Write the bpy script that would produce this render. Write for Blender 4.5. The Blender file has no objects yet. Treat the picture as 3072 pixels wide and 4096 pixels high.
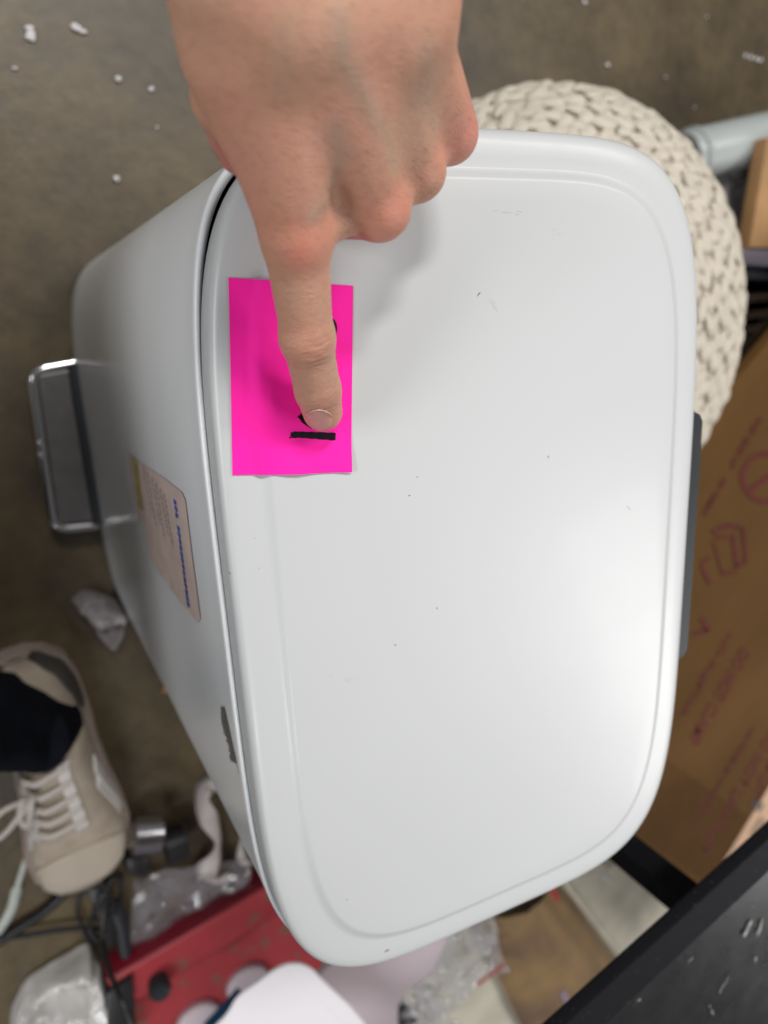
import bpy, bmesh, math, random
import numpy as np
from mathutils import Vector, Matrix
from mathutils import noise as mnoise
random.seed(7)
C = bpy.context.scene
COL = C.collection
R_ = math.radians

# ------------------------------------------------------------------ camera
# camera axes in the world (x right, y up in the picture, z backwards) and height above the floor
AX = np.array([0.88207825, -0.05433807, 0.46795868])
AY = np.array([0.17057093, 0.96276767, -0.20972358])
AZ = np.array([-0.43913951, 0.26481276, 0.85850492])
CAMZ = 0.82982
FPX = 2902.3                       # focal length in pixels of the 3072 x 4096 picture
cam_d = bpy.data.cameras.new('camera')
cam = bpy.data.objects.new('camera', cam_d); COL.objects.link(cam)
cam.matrix_world = Matrix(((AX[0], AY[0], AZ[0], 0), (AX[1], AY[1], AZ[1], 0), (AX[2], AY[2], AZ[2], CAMZ), (0, 0, 0, 1)))
cam_d.sensor_fit = 'VERTICAL'; cam_d.sensor_height = 36; cam_d.sensor_width = 27
cam_d.lens = FPX / 4096 * 36
cam_d.clip_start = 0.01; cam_d.clip_end = 60
cam_d.dof.use_dof = True; cam_d.dof.focus_distance = 0.30; cam_d.dof.aperture_fstop = 6.2
C.camera = cam

# ------------------------------------------------------------------ room light
w = bpy.data.worlds.new('World'); C.world = w; w.use_nodes = True
w.node_tree.nodes['Background'].inputs['Color'].default_value = (0.92, 0.96, 1.0, 1)
w.node_tree.nodes['Background'].inputs['Strength'].default_value = 0.14
def area(loc, target, sx, sy, power, col, roll=0):
    l = bpy.data.lights.new('ceiling_lamp', 'AREA'); l.shape = 'RECTANGLE'; l.size = sx; l.size_y = sy
    l.energy = power; l.color = col
    o = bpy.data.objects.new('ceiling_lamp', l); COL.objects.link(o)
    o.location = loc
    q = (Vector(target) - Vector(loc)).to_track_quat('-Z', 'Y')
    o.rotation_euler = (q.to_matrix() @ Matrix.Rotation(roll, 3, 'Z')).to_euler()
    return o
T0 = (0.2, -0.15, 0.5)
area((1.35, 1.05, 2.3), T0, 1.3, 0.25, 24, (1.0, 0.985, 0.96), 0.4)
area((0.05, 1.55, 2.3), T0, 0.6, 0.2, 36, (1.0, 0.985, 0.96), 0.2)
area((-1.25, -1.55, 2.2), T0, 1.2, 0.25, 31, (0.97, 0.98, 1.0), 1.2)
area((1.75, -1.15, 1.9), T0, 1.1, 0.45, 19, (1.0, 0.99, 0.965), 0.9)
area((-1.75, 0.05, 1.35), (0.08, -0.15, 0.4), 1.2, 0.25, 23, (0.96, 0.98, 1.0), 0.0)
C.view_settings.view_transform = 'Standard'; C.view_settings.look = 'None'
C.view_settings.gamma = 1; C.view_settings.use_curve_mapping = False
C.view_settings.exposure = 0.0

# ------------------------------------------------------------------ helpers
def at(px, py, z):
    r = AX * (px - 1536) + AY * (2048 - py) - AZ * FPX
    t = (z - CAMZ) / r[2]
    return Vector((r[0] * t, r[1] * t, z))
def atd(x, y, z):                       # the same, for pixels of the 1659 wide view
    return at(x * 1.8517, y * 1.8517, z)

def tag(o, label=None, cat=None, group=None, kind=None):
    if label: o['label'] = label
    if cat: o['category'] = cat
    if group: o['group'] = group
    if kind: o['kind'] = kind
    return o
def link(name, verts, faces, m, parent=None, smooth=True, loc=None):
    me = bpy.data.meshes.new(name); me.from_pydata([tuple(v) for v in verts], [], faces)
    if m is not None: me.materials.append(m)
    me.validate(); me.update()
    if smooth: me.polygons.foreach_set('use_smooth', [True] * len(me.polygons))
    o = bpy.data.objects.new(name, me); COL.objects.link(o)
    if parent: o.parent = parent
    return o
def empty(name, loc=(0, 0, 0)):
    o = bpy.data.objects.new(name, None); COL.objects.link(o); o.location = loc
    o.empty_display_size = 0.05
    return o
def child(o, parent):                   # keep world coordinates of a mesh built in world space
    o.parent = parent
    o.matrix_parent_inverse = Matrix.Translation(parent.location).inverted()
    return o

class MB:
    def __init__(s): s.v = []; s.f = []
    def add(s, v, f):
        n = len(s.v); s.v += [Vector(a) for a in v]; s.f += [tuple(i + n for i in q) for q in f]
    def prism(s, pts, z0, z1, bev=0.0):          # pts: 2D outline, ccw; optional bevelled top and bottom
        pts = [Vector((p[0], p[1])) for p in pts]; n = len(pts)
        c = sum(pts, Vector((0, 0))) / n
        def ring(z, d):
            out = []
            for i, p in enumerate(pts):
                a = (p - pts[i - 1]).normalized(); b = (pts[(i + 1) % n] - p).normalized()
                nrm = Vector((-(a.y + b.y), a.x + b.x)); nrm = nrm / max(0.4, nrm.length_squared) * 2 if nrm.length > 1e-6 else Vector((0, 0))
                q = p + nrm * d
                out.append((q.x, q.y, z))
            return out
        rings = [ring(z0, bev), ring(z0 + bev, 0), ring(z1 - bev, 0), ring(z1 - bev * 0.3, bev * 0.3), ring(z1, bev)] if bev else [ring(z0, 0), ring(z1, 0)]
        v = sum(rings, []); f = []
        for k in range(len(rings) - 1):
            for i in range(n):
                j = (i + 1) % n
                f.append((k * n + i, k * n + j, (k + 1) * n + j, (k + 1) * n + i))
        f.append(tuple(range(n))[::-1]); f.append(tuple((len(rings) - 1) * n + i for i in range(n)))
        s.add(v, f)
    def box(s, c, d, rot=0.0, bev=0.0):
        ca, sa = math.cos(rot), math.sin(rot)
        q = [(c[0] + ca * x * d[0] / 2 - sa * y * d[1] / 2, c[1] + sa * x * d[0] / 2 + ca * y * d[1] / 2) for x, y in ((-1, -1), (1, -1), (1, 1), (-1, 1))]
        s.prism(q, c[2] - d[2] / 2, c[2] + d[2] / 2, bev)
    def tube(s, pts, r, n=10, flat=1.0, cap=True, up=(0, 0, 1)):
        pts = [Vector(p) for p in pts]; m = len(pts); v = []; f = []
        for i, p in enumerate(pts):
            t = (pts[min(i + 1, m - 1)] - pts[max(i - 1, 0)]).normalized()
            a = t.cross(Vector(up)); a = a.normalized() if a.length > 1e-4 else Vector((1, 0, 0))
            b = a.cross(t).normalized()
            rr = r[i] if isinstance(r, (list, tuple)) else r
            for k in range(n):
                g = 2 * math.pi * k / n
                v.append(p + a * rr * math.cos(g) + b * rr * flat * math.sin(g))
        for i in range(m - 1):
            for k in range(n):
                l = (k + 1) % n
                f.append((i * n + k, i * n + l, (i + 1) * n + l, (i + 1) * n + k))
        if cap: f.append(tuple(range(n))[::-1]); f.append(tuple((m - 1) * n + k for k in range(n)))
        s.add(v, f)
    def build(s, name, m, parent=None, smooth=True):
        o = link(name, s.v, s.f, m, None, smooth)
        bm = bmesh.new(); bm.from_mesh(o.data); bmesh.ops.recalc_face_normals(bm, faces=bm.faces); bm.to_mesh(o.data); bm.free()
        if smooth:
            try: o.data.set_sharp_from_angle(angle=R_(40))
            except Exception: pass
        if parent: child(o, parent)
        return o
def spline(pts, n=8):                   # Catmull-Rom
    P = [Vector(p) for p in pts]; P = [P[0] * 2 - P[1]] + P + [P[-1] * 2 - P[-2]]; out = []
    for i in range(1, len(P) - 2):
        for k in range(n):
            t = k / n
            out.append(0.5 * ((2 * P[i]) + (P[i + 1] - P[i - 1]) * t + (2 * P[i - 1] - 5 * P[i] + 4 * P[i + 1] - P[i + 2]) * t * t + (3 * P[i] - P[i - 1] - 3 * P[i + 1] + P[i + 2]) * t ** 3))
    out.append(P[-2]); return out

# ------------------------------------------------------------------ materials
def mat(name, col, rough=0.5, metal=0.0, var=0.0, scale=30, bump=0.0, bscale=200, col2=None, coat=0.0, spec=0.5, detail=4, bdist=0.001, dirt=None, rvar=0.0, fine=0.0):
    m = bpy.data.materials.new(name); m.use_nodes = True
    nt = m.node_tree; N = nt.nodes; L = nt.links; b = N['Principled BSDF']
    b.inputs['Roughness'].default_value = rough; b.inputs['Metallic'].default_value = metal
    b.inputs['Coat Weight'].default_value = coat; b.inputs['Coat Roughness'].default_value = 0.12
    b.inputs['Specular IOR Level'].default_value = spec
    tc = N.new('ShaderNodeTexCoord')
    def noise(sc, dt=detail, rg=0.55):
        t = N.new('ShaderNodeTexNoise'); t.inputs['Scale'].default_value = sc; t.inputs['Detail'].default_value = dt
        t.inputs['Roughness'].default_value = rg
        L.new(tc.outputs['Object'], t.inputs['Vector']); return t
    c = (*col, 1)
    if col2 is None and var > 0: col2 = tuple(max(0, x * (1 - var)) for x in col)
    out = None
    if col2 is not None:
        t = noise(scale); r = N.new('ShaderNodeValToRGB'); r.color_ramp.elements[0].position = 0.32; r.color_ramp.elements[1].position = 0.68
        r.color_ramp.elements[0].color = (*col2, 1); r.color_ramp.elements[1].color = c
        L.new(t.outputs['Fac'], r.inputs['Fac']); out = r.outputs['Color']
    if fine > 0:
        t = noise(scale * 9, 3, 0.7); mx = N.new('ShaderNodeMixRGB'); mx.blend_type = 'MULTIPLY'; mx.inputs['Fac'].default_value = fine
        rr = N.new('ShaderNodeValToRGB'); rr.color_ramp.elements[0].position = 0.35; rr.color_ramp.elements[0].color = (0.35, 0.33, 0.3, 1); rr.color_ramp.elements[1].position = 0.6
        L.new(t.outputs['Fac'], rr.inputs['Fac']); L.new(rr.outputs['Color'], mx.inputs['Color2'])
        if out is not None: L.new(out, mx.inputs['Color1'])
        else: mx.inputs['Color1'].default_value = c
        out = mx.outputs['Color']
    if dirt:                            # (colour, scale, threshold, softness)
        t = noise(dirt[1], 6, 0.6); r = N.new('ShaderNodeValToRGB'); r.color_ramp.elements[0].position = dirt[2]; r.color_ramp.elements[1].position = dirt[2] + dirt[3]
        r.color_ramp.elements[0].color = (0, 0, 0, 1); r.color_ramp.elements[1].color = (1, 1, 1, 1)
        L.new(t.outputs['Fac'], r.inputs['Fac'])
        mx = N.new('ShaderNodeMixRGB'); mx.inputs['Color2'].default_value = (*dirt[0], 1); L.new(r.outputs['Color'], mx.inputs['Fac'])
        if out is not None: L.new(out, mx.inputs['Color1'])
        else: mx.inputs['Color1'].default_value = c
        out = mx.outputs['Color']
    if out is not None: L.new(out, b.inputs['Base Color'])
    else: b.inputs['Base Color'].default_value = c
    if bump > 0:
        t = noise(bscale); bp = N.new('ShaderNodeBump'); bp.inputs['Strength'].default_value = bump; bp.inputs['Distance'].default_value = bdist
        L.new(t.outputs['Fac'], bp.inputs['Height']); L.new(bp.outputs['Normal'], b.inputs['Normal'])
    if rvar > 0:
        t = noise(scale * 2); mr = N.new('ShaderNodeMapRange'); mr.inputs['To Min'].default_value = rough - rvar; mr.inputs['To Max'].default_value = rough + rvar
        L.new(t.outputs['Fac'], mr.inputs['Value']); L.new(mr.outputs['Result'], b.inputs['Roughness'])
    m['bsdf'] = b.name
    return m
def film(name, col, alpha, rough=0.1, bump=0.6, bscale=25):
    m = mat(name, col, rough, bump=bump, bscale=bscale, bdist=0.006, spec=1.0)
    nt = m.node_tree; N = nt.nodes; L = nt.links; b = N['Principled BSDF']
    tr = N.new('ShaderNodeBsdfTransparent'); mx = N.new('ShaderNodeMixShader')
    t = N.new('ShaderNodeTexNoise'); t.inputs['Scale'].default_value = 18; t.inputs['Detail'].default_value = 5
    tc = N.new('ShaderNodeTexCoord'); L.new(tc.outputs['Object'], t.inputs['Vector'])
    mr = N.new('ShaderNodeMapRange'); mr.inputs['From Min'].default_value = 0.35; mr.inputs['From Max'].default_value = 0.65
    mr.inputs['To Min'].default_value = alpha * 0.6; mr.inputs['To Max'].default_value = min(1, alpha * 1.35)
    L.new(t.outputs['Fac'], mr.inputs['Value']); L.new(mr.outputs['Result'], mx.inputs['Fac'])
    L.new(tr.outputs[0], mx.inputs[1]); L.new(b.outputs[0], mx.inputs[2])
    L.new(mx.outputs[0], N['Material Output'].inputs['Surface'])
    return m

M = {}
M['lid'] = mat('white_lid_paint', (0.505, 0.512, 0.512), 0.40, rvar=0.05, scale=14, bump=0.05, bscale=900, bdist=0.0003, coat=0.06, dirt=((0.45, 0.43, 0.40), 55, 0.745, 0.02))
M['body'] = mat('white_body_paint', (0.80, 0.81, 0.82), 0.24, var=0.03, scale=8, coat=0.1, spec=0.4)
M['liner'] = mat('black_liner', (0.012, 0.014, 0.015), 0.6)
M['blackplastic'] = mat('black_plastic', (0.018, 0.02, 0.024), 0.5, bump=0.2, bscale=600)
M['hinge'] = mat('charcoal_plastic', (0.020, 0.022, 0.026), 0.5, spec=0.3, var=0.2, scale=20)
M['chrome'] = mat('chrome', (0.65, 0.63, 0.64), 0.16, 1.0)
M['steel'] = mat('dark_brushed_steel', (0.20, 0.19, 0.185), 0.42, 0.7, var=0.2, scale=60)
M['pink'] = mat('fluorescent_pink_paper', (1.0, 0.012, 0.37), 0.75, var=0.03, scale=40, bump=0.3, bscale=1300, bdist=0.0003, spec=0.25)
M['ink'] = mat('black_marker_ink', (0.004, 0.003, 0.006), 0.5, spec=0.2, bump=0.4, bscale=1200, bdist=0.0002)
M['floor'] = mat('concrete', (0.135, 0.098, 0.047), 0.45, col2=(0.050, 0.034, 0.017), scale=5, bump=0.35, bscale=45, bdist=0.002, dirt=((0.045, 0.033, 0.021), 3.2, 0.52, 0.16), fine=0.4, detail=8)
M['wool'] = mat('cream_wool', (0.60, 0.54, 0.45), 0.92, var=0.12, scale=60, bump=0.6, bscale=900, bdist=0.001, spec=0.15)
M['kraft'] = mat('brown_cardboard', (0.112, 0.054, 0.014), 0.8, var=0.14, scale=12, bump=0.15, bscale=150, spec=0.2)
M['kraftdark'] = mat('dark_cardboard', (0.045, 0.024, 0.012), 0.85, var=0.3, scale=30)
M['redprint'] = mat('red_box_print', (0.105, 0.010, 0.006), 0.8, var=0.25, scale=120)
M['tape'] = mat('packing_tape', (0.088, 0.041, 0.012), 0.8, spec=0.15, var=0.15, scale=30)
M['peach'] = mat('peach_label_paper', (0.60, 0.38, 0.24), 0.6, var=0.1, scale=30)
M['greyprint'] = mat('grey_barcode_print', (0.08, 0.07, 0.07), 0.7)
M['rail'] = mat('black_rail_paint', (0.006, 0.006, 0.008), 0.7, spec=0.12, bump=0.3, bscale=900, bdist=0.0004, dirt=((0.09, 0.085, 0.08), 320, 0.67, 0.03))
M['panel'] = mat('worn_black_laminate', (0.014, 0.013, 0.014), 0.30, spec=0.28, var=0.35, scale=25, bump=0.5, bscale=700, bdist=0.0004, dirt=((0.26, 0.25, 0.24), 60, 0.70, 0.02), rvar=0.12)
M['scuff'] = mat('pale_scuff', (0.42, 0.40, 0.38), 0.7, var=0.4, scale=150)
M['red'] = mat('red_painted_metal', (0.36, 0.038, 0.045), 0.42, var=0.12, scale=20, dirt=((0.17, 0.09, 0.06), 22, 0.56, 0.07), bump=0.15, bscale=60)
M['redshade'] = mat('shaded_red_wall', (0.19, 0.007, 0.020), 0.38, var=0.15, scale=20)  # red of the tray's outer wall with its shade put into the colour
M['white'] = mat('white_sheet', (0.90, 0.86, 0.89), 0.55, var=0.03, scale=10)
M['pinkwhite'] = mat('mauve_white_sheet', (0.50, 0.42, 0.45), 0.55, var=0.06, scale=14)
M['cream'] = mat('pale_cream', (0.64, 0.59, 0.47), 0.6, var=0.22, scale=16, bump=0.5, bscale=22, bdist=0.006)
M['amber'] = mat('amber_plastic_strip', (0.30, 0.19, 0.085), 0.24, col2=(0.17, 0.105, 0.065), scale=11, bump=0.25, bscale=12, bdist=0.004)
M['bag'] = film('clear_plastic_bag', (0.55, 0.53, 0.54), 0.55)
M['bagw'] = film('milky_plastic_bag', (0.62, 0.60, 0.58), 0.86, rough=0.16, bump=0.8)
M['bagdark'] = film('grey_plastic_film', (0.24, 0.22, 0.23), 0.55)
M['redzip'] = mat('red_zip_plastic', (0.42, 0.03, 0.04), 0.4)
M['cord'] = mat('black_rubber', (0.010, 0.009, 0.010), 0.4)
M['whitecord'] = mat('pale_cord', (0.46, 0.48, 0.44), 0.6, var=0.2, scale=200)
M['mauve'] = mat('mauve_ribbed_plastic', (0.30, 0.24, 0.28), 0.4)
M['foam'] = mat('white_foam', (0.60, 0.57, 0.57), 0.6)
M['sole'] = mat('dusty_white_rubber', (0.34, 0.27, 0.23), 0.5, var=0.2, scale=60)
M['knit'] = mat('cream_shoe_fabric', (0.44, 0.375, 0.30), 0.85, col2=(0.33, 0.265, 0.20), scale=35, bump=0.4, bscale=900)
M['toe'] = mat('cream_toe_leather', (0.47, 0.40, 0.32), 0.6, var=0.1, scale=40)
M['stripe'] = mat('white_shoe_stripe', (0.62, 0.58, 0.55), 0.4)
M['heel'] = mat('dark_heel_rubber', (0.055, 0.048, 0.042), 0.6, var=0.2, scale=40)
M['lace'] = mat('pale_lace', (0.50, 0.45, 0.41), 0.8, bump=0.5, bscale=1500)
M['navy'] = mat('navy_cloth', (0.006, 0.007, 0.011), 0.95, var=0.4, scale=40, bump=0.6, bscale=30, bdist=0.006, spec=0.1)
M['silver'] = mat('silver_metal', (0.55, 0.53, 0.55), 0.25, 1.0, var=0.2, scale=80)
M['pipe'] = mat('pale_grey_plastic', (0.40, 0.43, 0.42), 0.35, var=0.1, scale=9)
M['wood'] = mat('bare_wood', (0.40, 0.22, 0.09), 0.6, var=0.3, scale=18)
M['glossprint'] = mat('glossy_magazine', (0.40, 0.36, 0.36), 0.25, col2=(0.16, 0.15, 0.16), scale=22)
M['labelpaper'] = mat('worn_beige_label', (0.66, 0.51, 0.46), 0.45, var=0.16, scale=90, dirt=((0.62, 0.58, 0.54), 120, 0.68, 0.03))
M['yellow'] = mat('yellow_label_strip', (0.55, 0.46, 0.12), 0.5, col2=(0.20, 0.18, 0.08), scale=160)
M['blueink'] = mat('blue_ink', (0.02, 0.09, 0.50), 0.5)
M['labelprint'] = mat('grey_label_print', (0.20, 0.16, 0.145), 0.5)
M['brandprint'] = mat('grey_brand_print', (0.13, 0.115, 0.10), 0.5)
M['blue'] = mat('blue_plastic', (0.012, 0.09, 0.20), 0.4)
M['green'] = mat('green_plastic', (0.25, 0.42, 0.05), 0.4)
M['whiteribbon'] = mat('pale_tape', (0.50, 0.45, 0.43), 0.45, var=0.15, scale=40)
M['orange'] = mat('orange_chip', (0.50, 0.24, 0.07), 0.6)
M['shelfmauve'] = mat('grey_mauve_metal', (0.12, 0.10, 0.12), 0.4)

# ------------------------------------------------------------------ floor
def grid(n, m, fn):
    v = [fn(i / n, j / m) for j in range(m + 1) for i in range(n + 1)]
    f = [(j * (n + 1) + i, j * (n + 1) + i + 1, (j + 1) * (n + 1) + i + 1, (j + 1) * (n + 1) + i) for j in range(m) for i in range(n)]
    return v, f
v, f = grid(60, 60, lambda a, b: (-6 + 12 * a, -6 + 12 * b, 0))
tag(link('floor', v, f, M['floor']), kind='structure')

# ------------------------------------------------------------------ step trash can
HC = 0.2848215
LZ = np.array([-0.04788954, -0.00469441, 0.99884161]); LZ /= np.linalg.norm(LZ)
LX = np.array([1.0, 0, 0]) - LZ * LZ[0]; LX /= np.linalg.norm(LX)
LY = np.cross(LZ, LX)
LC = np.array([0.0, 0.0, CAMZ]) - LZ * HC      # foot of the perpendicular from the camera on the lid plane
LU, LV, LA, LB, LN = 0.663942837 * HC + 0.0003, -0.474953752 * HC + 0.0011, 0.450199 * HC + 0.0029, 0.718 * HC + 0.0018, 4.835
def lidp(u, v, h=0.0):                          # lid-plane coordinates from the lid centre
    return Vector(LC + LX * (LU + u) + LY * (LV + v) + LZ * h)
def se(th, d=0.0, n=LN):                        # superellipse offset inwards by d
    c, s = math.cos(th), math.sin(th)
    a, b = LA - d, LB - d
    k = (abs(c) ** n + abs(s) ** n) ** (-1 / n)
    return a * c * k, b * s * k
NT = 256
def ths():
    out = []
    for i in range(NT):
        t = 2 * math.pi * i / NT
        out.append(math.atan2(math.sin(t) * 1.0, math.cos(t) * 1.0))
    return out
TH = ths()
can = empty('trash_can', (0.2, -0.14, 0))
tag(can, 'white step trash can with rounded lid, the pink note on its lid', 'trash can')
prof = [(0.004, -0.0165), (0.0003, -0.0195), (0.0, -0.0190), (0.0, -0.0060), (0.0004, -0.0042), (0.0014, -0.0028), (0.0030, -0.0019), (0.006, -0.0013), (0.0120, -0.0009), (0.0160, -0.0009), (0.0168, -0.0008),
        (0.0186, 0.0000), (0.0200, 0.0008), (0.0208, 0.0011), (0.0216, 0.0012), (0.03, 0.0014), (0.05, 0.0017), (0.08, 0.0020), (0.105, 0.0021)]
v = []; f = []
for d, h in prof:
    for t in TH:
        x, y = se(t, d); v.append(lidp(x, y, h))
for k in range(len(prof) - 1):
    for i in range(NT):
        j = (i + 1) % NT
        f.append((k * NT + i, k * NT + j, (k + 1) * NT + j, (k + 1) * NT + i))
n0 = len(v); 
x0 = (len(prof) - 1) * NT
v.append(lidp(0, 0, 0.0022))
for i in range(NT): f.append((x0 + i, x0 + (i + 1) % NT, n0))
lid = link('lid', v, f, M['lid']); child(lid, can)
def planez(x, y, h=0.0):                        # height of lid plane above a floor point
    return (LC[2] + LZ[2] * h) - (LZ[0] * (x - LC[0] - LZ[0] * h) + LZ[1] * (y - LC[1] - LZ[1] * h)) / LZ[2]
def gap(y):                                     # the lid sits a little ajar at its far front corner
    t = max(0.0, min(1.0, (y + 0.02) / 0.085)); return 0.0002 + 0.0030 * t * t
def bring(d, zf, name=None):
    out = []
    for t in TH:
        x, y = se(t, d); p = lidp(x, y)
        sh = max(0.0, min(1.0, (p.y + 0.012) / 0.075)) ** 2 * max(0.0, min(1.0, (0.19 - p.x) / 0.08)); p = lidp(x - 0.0038 * sh, y + 0.0008 * sh)
        z = zf(p.x, p.y); out.append(Vector((p.x, p.y, z)))
    return out
topz = lambda x, y: planez(x, y, -0.0195) - gap(y)
rings = [bring(0.004, lambda x, y: 0.012), bring(0.0015, lambda x, y: 0.0125), bring(-0.0005, lambda x, y: 0.015)]
for q in range(1, 12):
    rings.append(bring(-0.0008, lambda x, y: 0.015 + (topz(x, y) - 0.022 - 0.015) * q / 11))
for d, dz in ((-0.0010, 0.008), (-0.0013, 0.0030), (-0.0012, 0.0008), (-0.0008, 0.0001), (0.0000, 0.0), (0.0008, 0.0003), (0.0017, 0.0012), (0.0024, 0.008)):
    rings.append(bring(d, lambda x, y: topz(x, y) - dz))
v = sum(rings, []); f = []
for k in range(len(rings) - 1):
    for i in range(NT):
        j = (i + 1) % NT; f.append((k * NT + i, k * NT + j, (k + 1) * NT + j, (k + 1) * NT + i))
child(link('body', v, f, M['body']), can)
rings = [bring(0.0052, lambda x, y: topz(x, y) - 0.05), bring(0.0052, lambda x, y: topz(x, y) + 0.001)]
v = sum(rings, []) + [Vector((0.2, -0.14, 0.50))]; f = []
for i in range(NT):
    j = (i + 1) % NT; f.append((i, j, NT + j, NT + i))
child(link('liner_rim', v, f, M['liner']), can)
rings = [bring(0.006, lambda x, y: 0.0), bring(0.003, lambda x, y: 0.0008), bring(0.002, lambda x, y: 0.003), bring(0.002, lambda x, y: 0.011), bring(0.0045, lambda x, y: 0.0135)]
v = sum(rings, []); f = [tuple(range(NT))[::-1]]
for k in range(len(rings) - 1):
    for i in range(NT):
        j = (i + 1) % NT; f.append((k * NT + i, k * NT + j, (k + 1) * NT + j, (k + 1) * NT + i))
child(link('base_ring', v, f, M['blackplastic']), can)
# rubber guard behind the pedal, curved with the front wall
FX = min(p.x for p in rings[0])
def frontx(y):
    return min((abs(p.y - y), p.x) for p in BR)[1]
BR = [p for p in bring(-0.0008, lambda x, y: 0.1) if p.x < 0.15]
mb = MB(); v = []; f = []
ys = [-0.196 + 0.165 * i / 24 for i in range(25)]
for y in ys:
    x = frontx(y); v += [(x + 0.006, y, 0.002), (x - 0.007, y, 0.002), (x - 0.008, y, 0.004), (x - 0.008, y, 0.042), (x - 0.006, y, 0.046), (x + 0.006, y, 0.047)]
for i in range(24):
    for k in range(5): f.append((i * 6 + k, i * 6 + k + 1, (i + 1) * 6 + k + 1, (i + 1) * 6 + k))
f += [tuple(range(6)), tuple(24 * 6 + k for k in range(6))[::-1]]
mb.add(v, f); mb.build('pedal_guard', M['blackplastic'], can)
# pedal: chrome frame bar, dark plate, two rivets
pz = 0.032
pc = [at(300, 1452, pz), at(128, 1482, pz), at(217, 2118, pz), at(392, 2100, pz)]
def rnd_path(P, r, k=5):
    out = [P[0]]
    for a, b, c in zip(P[:-2], P[1:-1], P[2:]):
        d1 = (a - b).normalized(); d2 = (c - b).normalized()
        for i in range(k + 1):
            t = i / k; p0 = b + d1 * r; p1 = b + d2 * r
            out.append((p0 * (1 - t) + b * t) * (1 - t) + (b * (1 - t) + p1 * t) * t)
    out.append(P[-1]); return out
mb = MB(); mb.tube(rnd_path(pc, 0.014), 0.0052, 12, 0.9); mb.build('pedal_frame', M['chrome'], can)
mb = MB(); q = [at(300, 1475, pz), at(150, 1500, pz), at(232, 2095, pz), at(388, 2080, pz)]
v = []
n = 8
mb.prism([(p.x, p.y) for p in q], pz - 0.004, pz + 0.0035, 0.0012); mb.build('pedal_plate', M['steel'], can, smooth=False)
for px, py in ((158, 1774), (163, 1824)):
    p = at(px, py, pz + 0.004); mb = MB()
    mb.tube([p, p + Vector((0, 0, 0.0015)), p + Vector((0, 0, 0.0022))], [0.0034, 0.003, 0.001], 10, up=(1, 0, 0)); mb.build('rivet', M['chrome'], can)
# hinge housing behind the lid
v = []; f = []
ys = [0.0]
y0, y1 = at(2785, 1620, 0.545).y, at(2712, 2612, 0.545).y
BRr = [p for p in bring(-0.0008, lambda x, y: 0.1) if p.x > 0.25]
def backx(y): return min((abs(p.y - y), p.x) for p in BRr)[1]
nn = 40
for i in range(nn + 1):
    y = y0 + (y1 - y0) * i / nn; x = backx(y)
    e = min(i, nn - i) / nn; e = min(1, (e / 0.05)); pr = 0.0108 * (1 - (1 - e) ** 2.2)
    z1 = planez(x, y, -0.006)
    v += [(x - 0.01, y, z1 - 0.09), (x + pr + 0.001, y, z1 - 0.09), (x + pr + 0.0012, y, z1 - 0.004), (x + pr, y, z1 - 0.0015), (x + pr - 0.0015, y, z1), (x - 0.01, y, z1 + 0.0005)]
for i in range(nn):
    for k in range(5): f.append((i * 6 + k, i * 6 + k + 1, (i + 1) * 6 + k + 1, (i + 1) * 6 + k))
f += [tuple(range(6)), tuple(nn * 6 + k for k in range(6))[::-1]]
mb = MB(); mb.add(v, f); mb.build('hinge_housing', M['hinge'], can)
# labels printed and glued on the front wall: (y, z) outlines lifted off the wall
def wall_patch(name, poly, m, lift, parent, smooth=False, sub=10):
    bm = bmesh.new(); vs = [bm.verts.new((0, y, z)) for y, z in poly]; bm.faces.new(vs)
    ymin = min(p[0] for p in poly); ymax = max(p[0] for p in poly)
    for i in range(1, sub):
        c = ymin + (ymax - ymin) * i / sub
        bmesh.ops.bisect_plane(bm, geom=bm.verts[:] + bm.edges[:] + bm.faces[:], plane_co=(0, c, 0), plane_no=(0, 1, 0))
    for q in bm.verts: q.co.x = frontx_s(q.co.y) - lift
    me = bpy.data.meshes.new(name); bm.to_mesh(me); bm.free(); me.materials.append(m)
    o = bpy.data.objects.new(name, me); COL.objects.link(o)
    if parent: child(o, parent)
    return o
BS = sorted([(p.y, p.x) for p in BR])
def frontx_s(y):
    return float(np.interp(y, [b[0] for b in BS], [b[1] for b in BS]))
def wall_at(px, py):
    r = AX * (px - 1536) + AY * (2048 - py) - AZ * FPX; x = 0.074
    for _ in range(30):
        t = x / r[0]; y = r[1] * t; x = 0.5 * x + 0.5 * frontx_s(y)
    return (r[1] * x / r[0], CAMZ + r[2] * x / r[0])
lab = wall_patch('paper_label', [wall_at(*q) for q in ((513, 1808), (536, 1967), (554, 2076), (580, 2101), (605, 2231), (630, 2274), (703, 2379), (797, 2491), (806, 2473), (768, 2184), (746, 2003), (731, 1967), (656, 1909), (561, 1848))], M['labelpaper'], 0.0006, can, sub=14)
lab['label'] = 'worn beige paper label with blue handwriting and a yellow strip'
def subpart(o, parent):
    o.parent = parent; o.matrix_parent_inverse = Matrix.Identity(4); return o
subpart(wall_patch('yellow_strip', [wall_at(*q) for q in ((533, 1825), (549, 1950), (560, 2030), (580, 2042), (566, 1950), (553, 1840))], M['yellow'], 0.0009, None), lab)
def strokes(segs, m, name, w, lift):
    bm = bmesh.new()
    for (ya, za, yb, zb) in segs:
        d = Vector((yb - ya, zb - za)).normalized(); n = Vector((-d.y, d.x)) * w / 2
        P = [(ya + n.x, za + n.y), (yb + n.x, zb + n.y), (yb - n.x, zb - n.y), (ya - n.x, za - n.y)]
        bm.faces.new([bm.verts.new((frontx_s(a) - lift, a, b)) for a, b in P])
    me = bpy.data.meshes.new(name); bm.to_mesh(me); bm.free(); me.materials.append(m)
    o = bpy.data.objects.new(name, me); COL.objects.link(o); return o
segs = []
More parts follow.
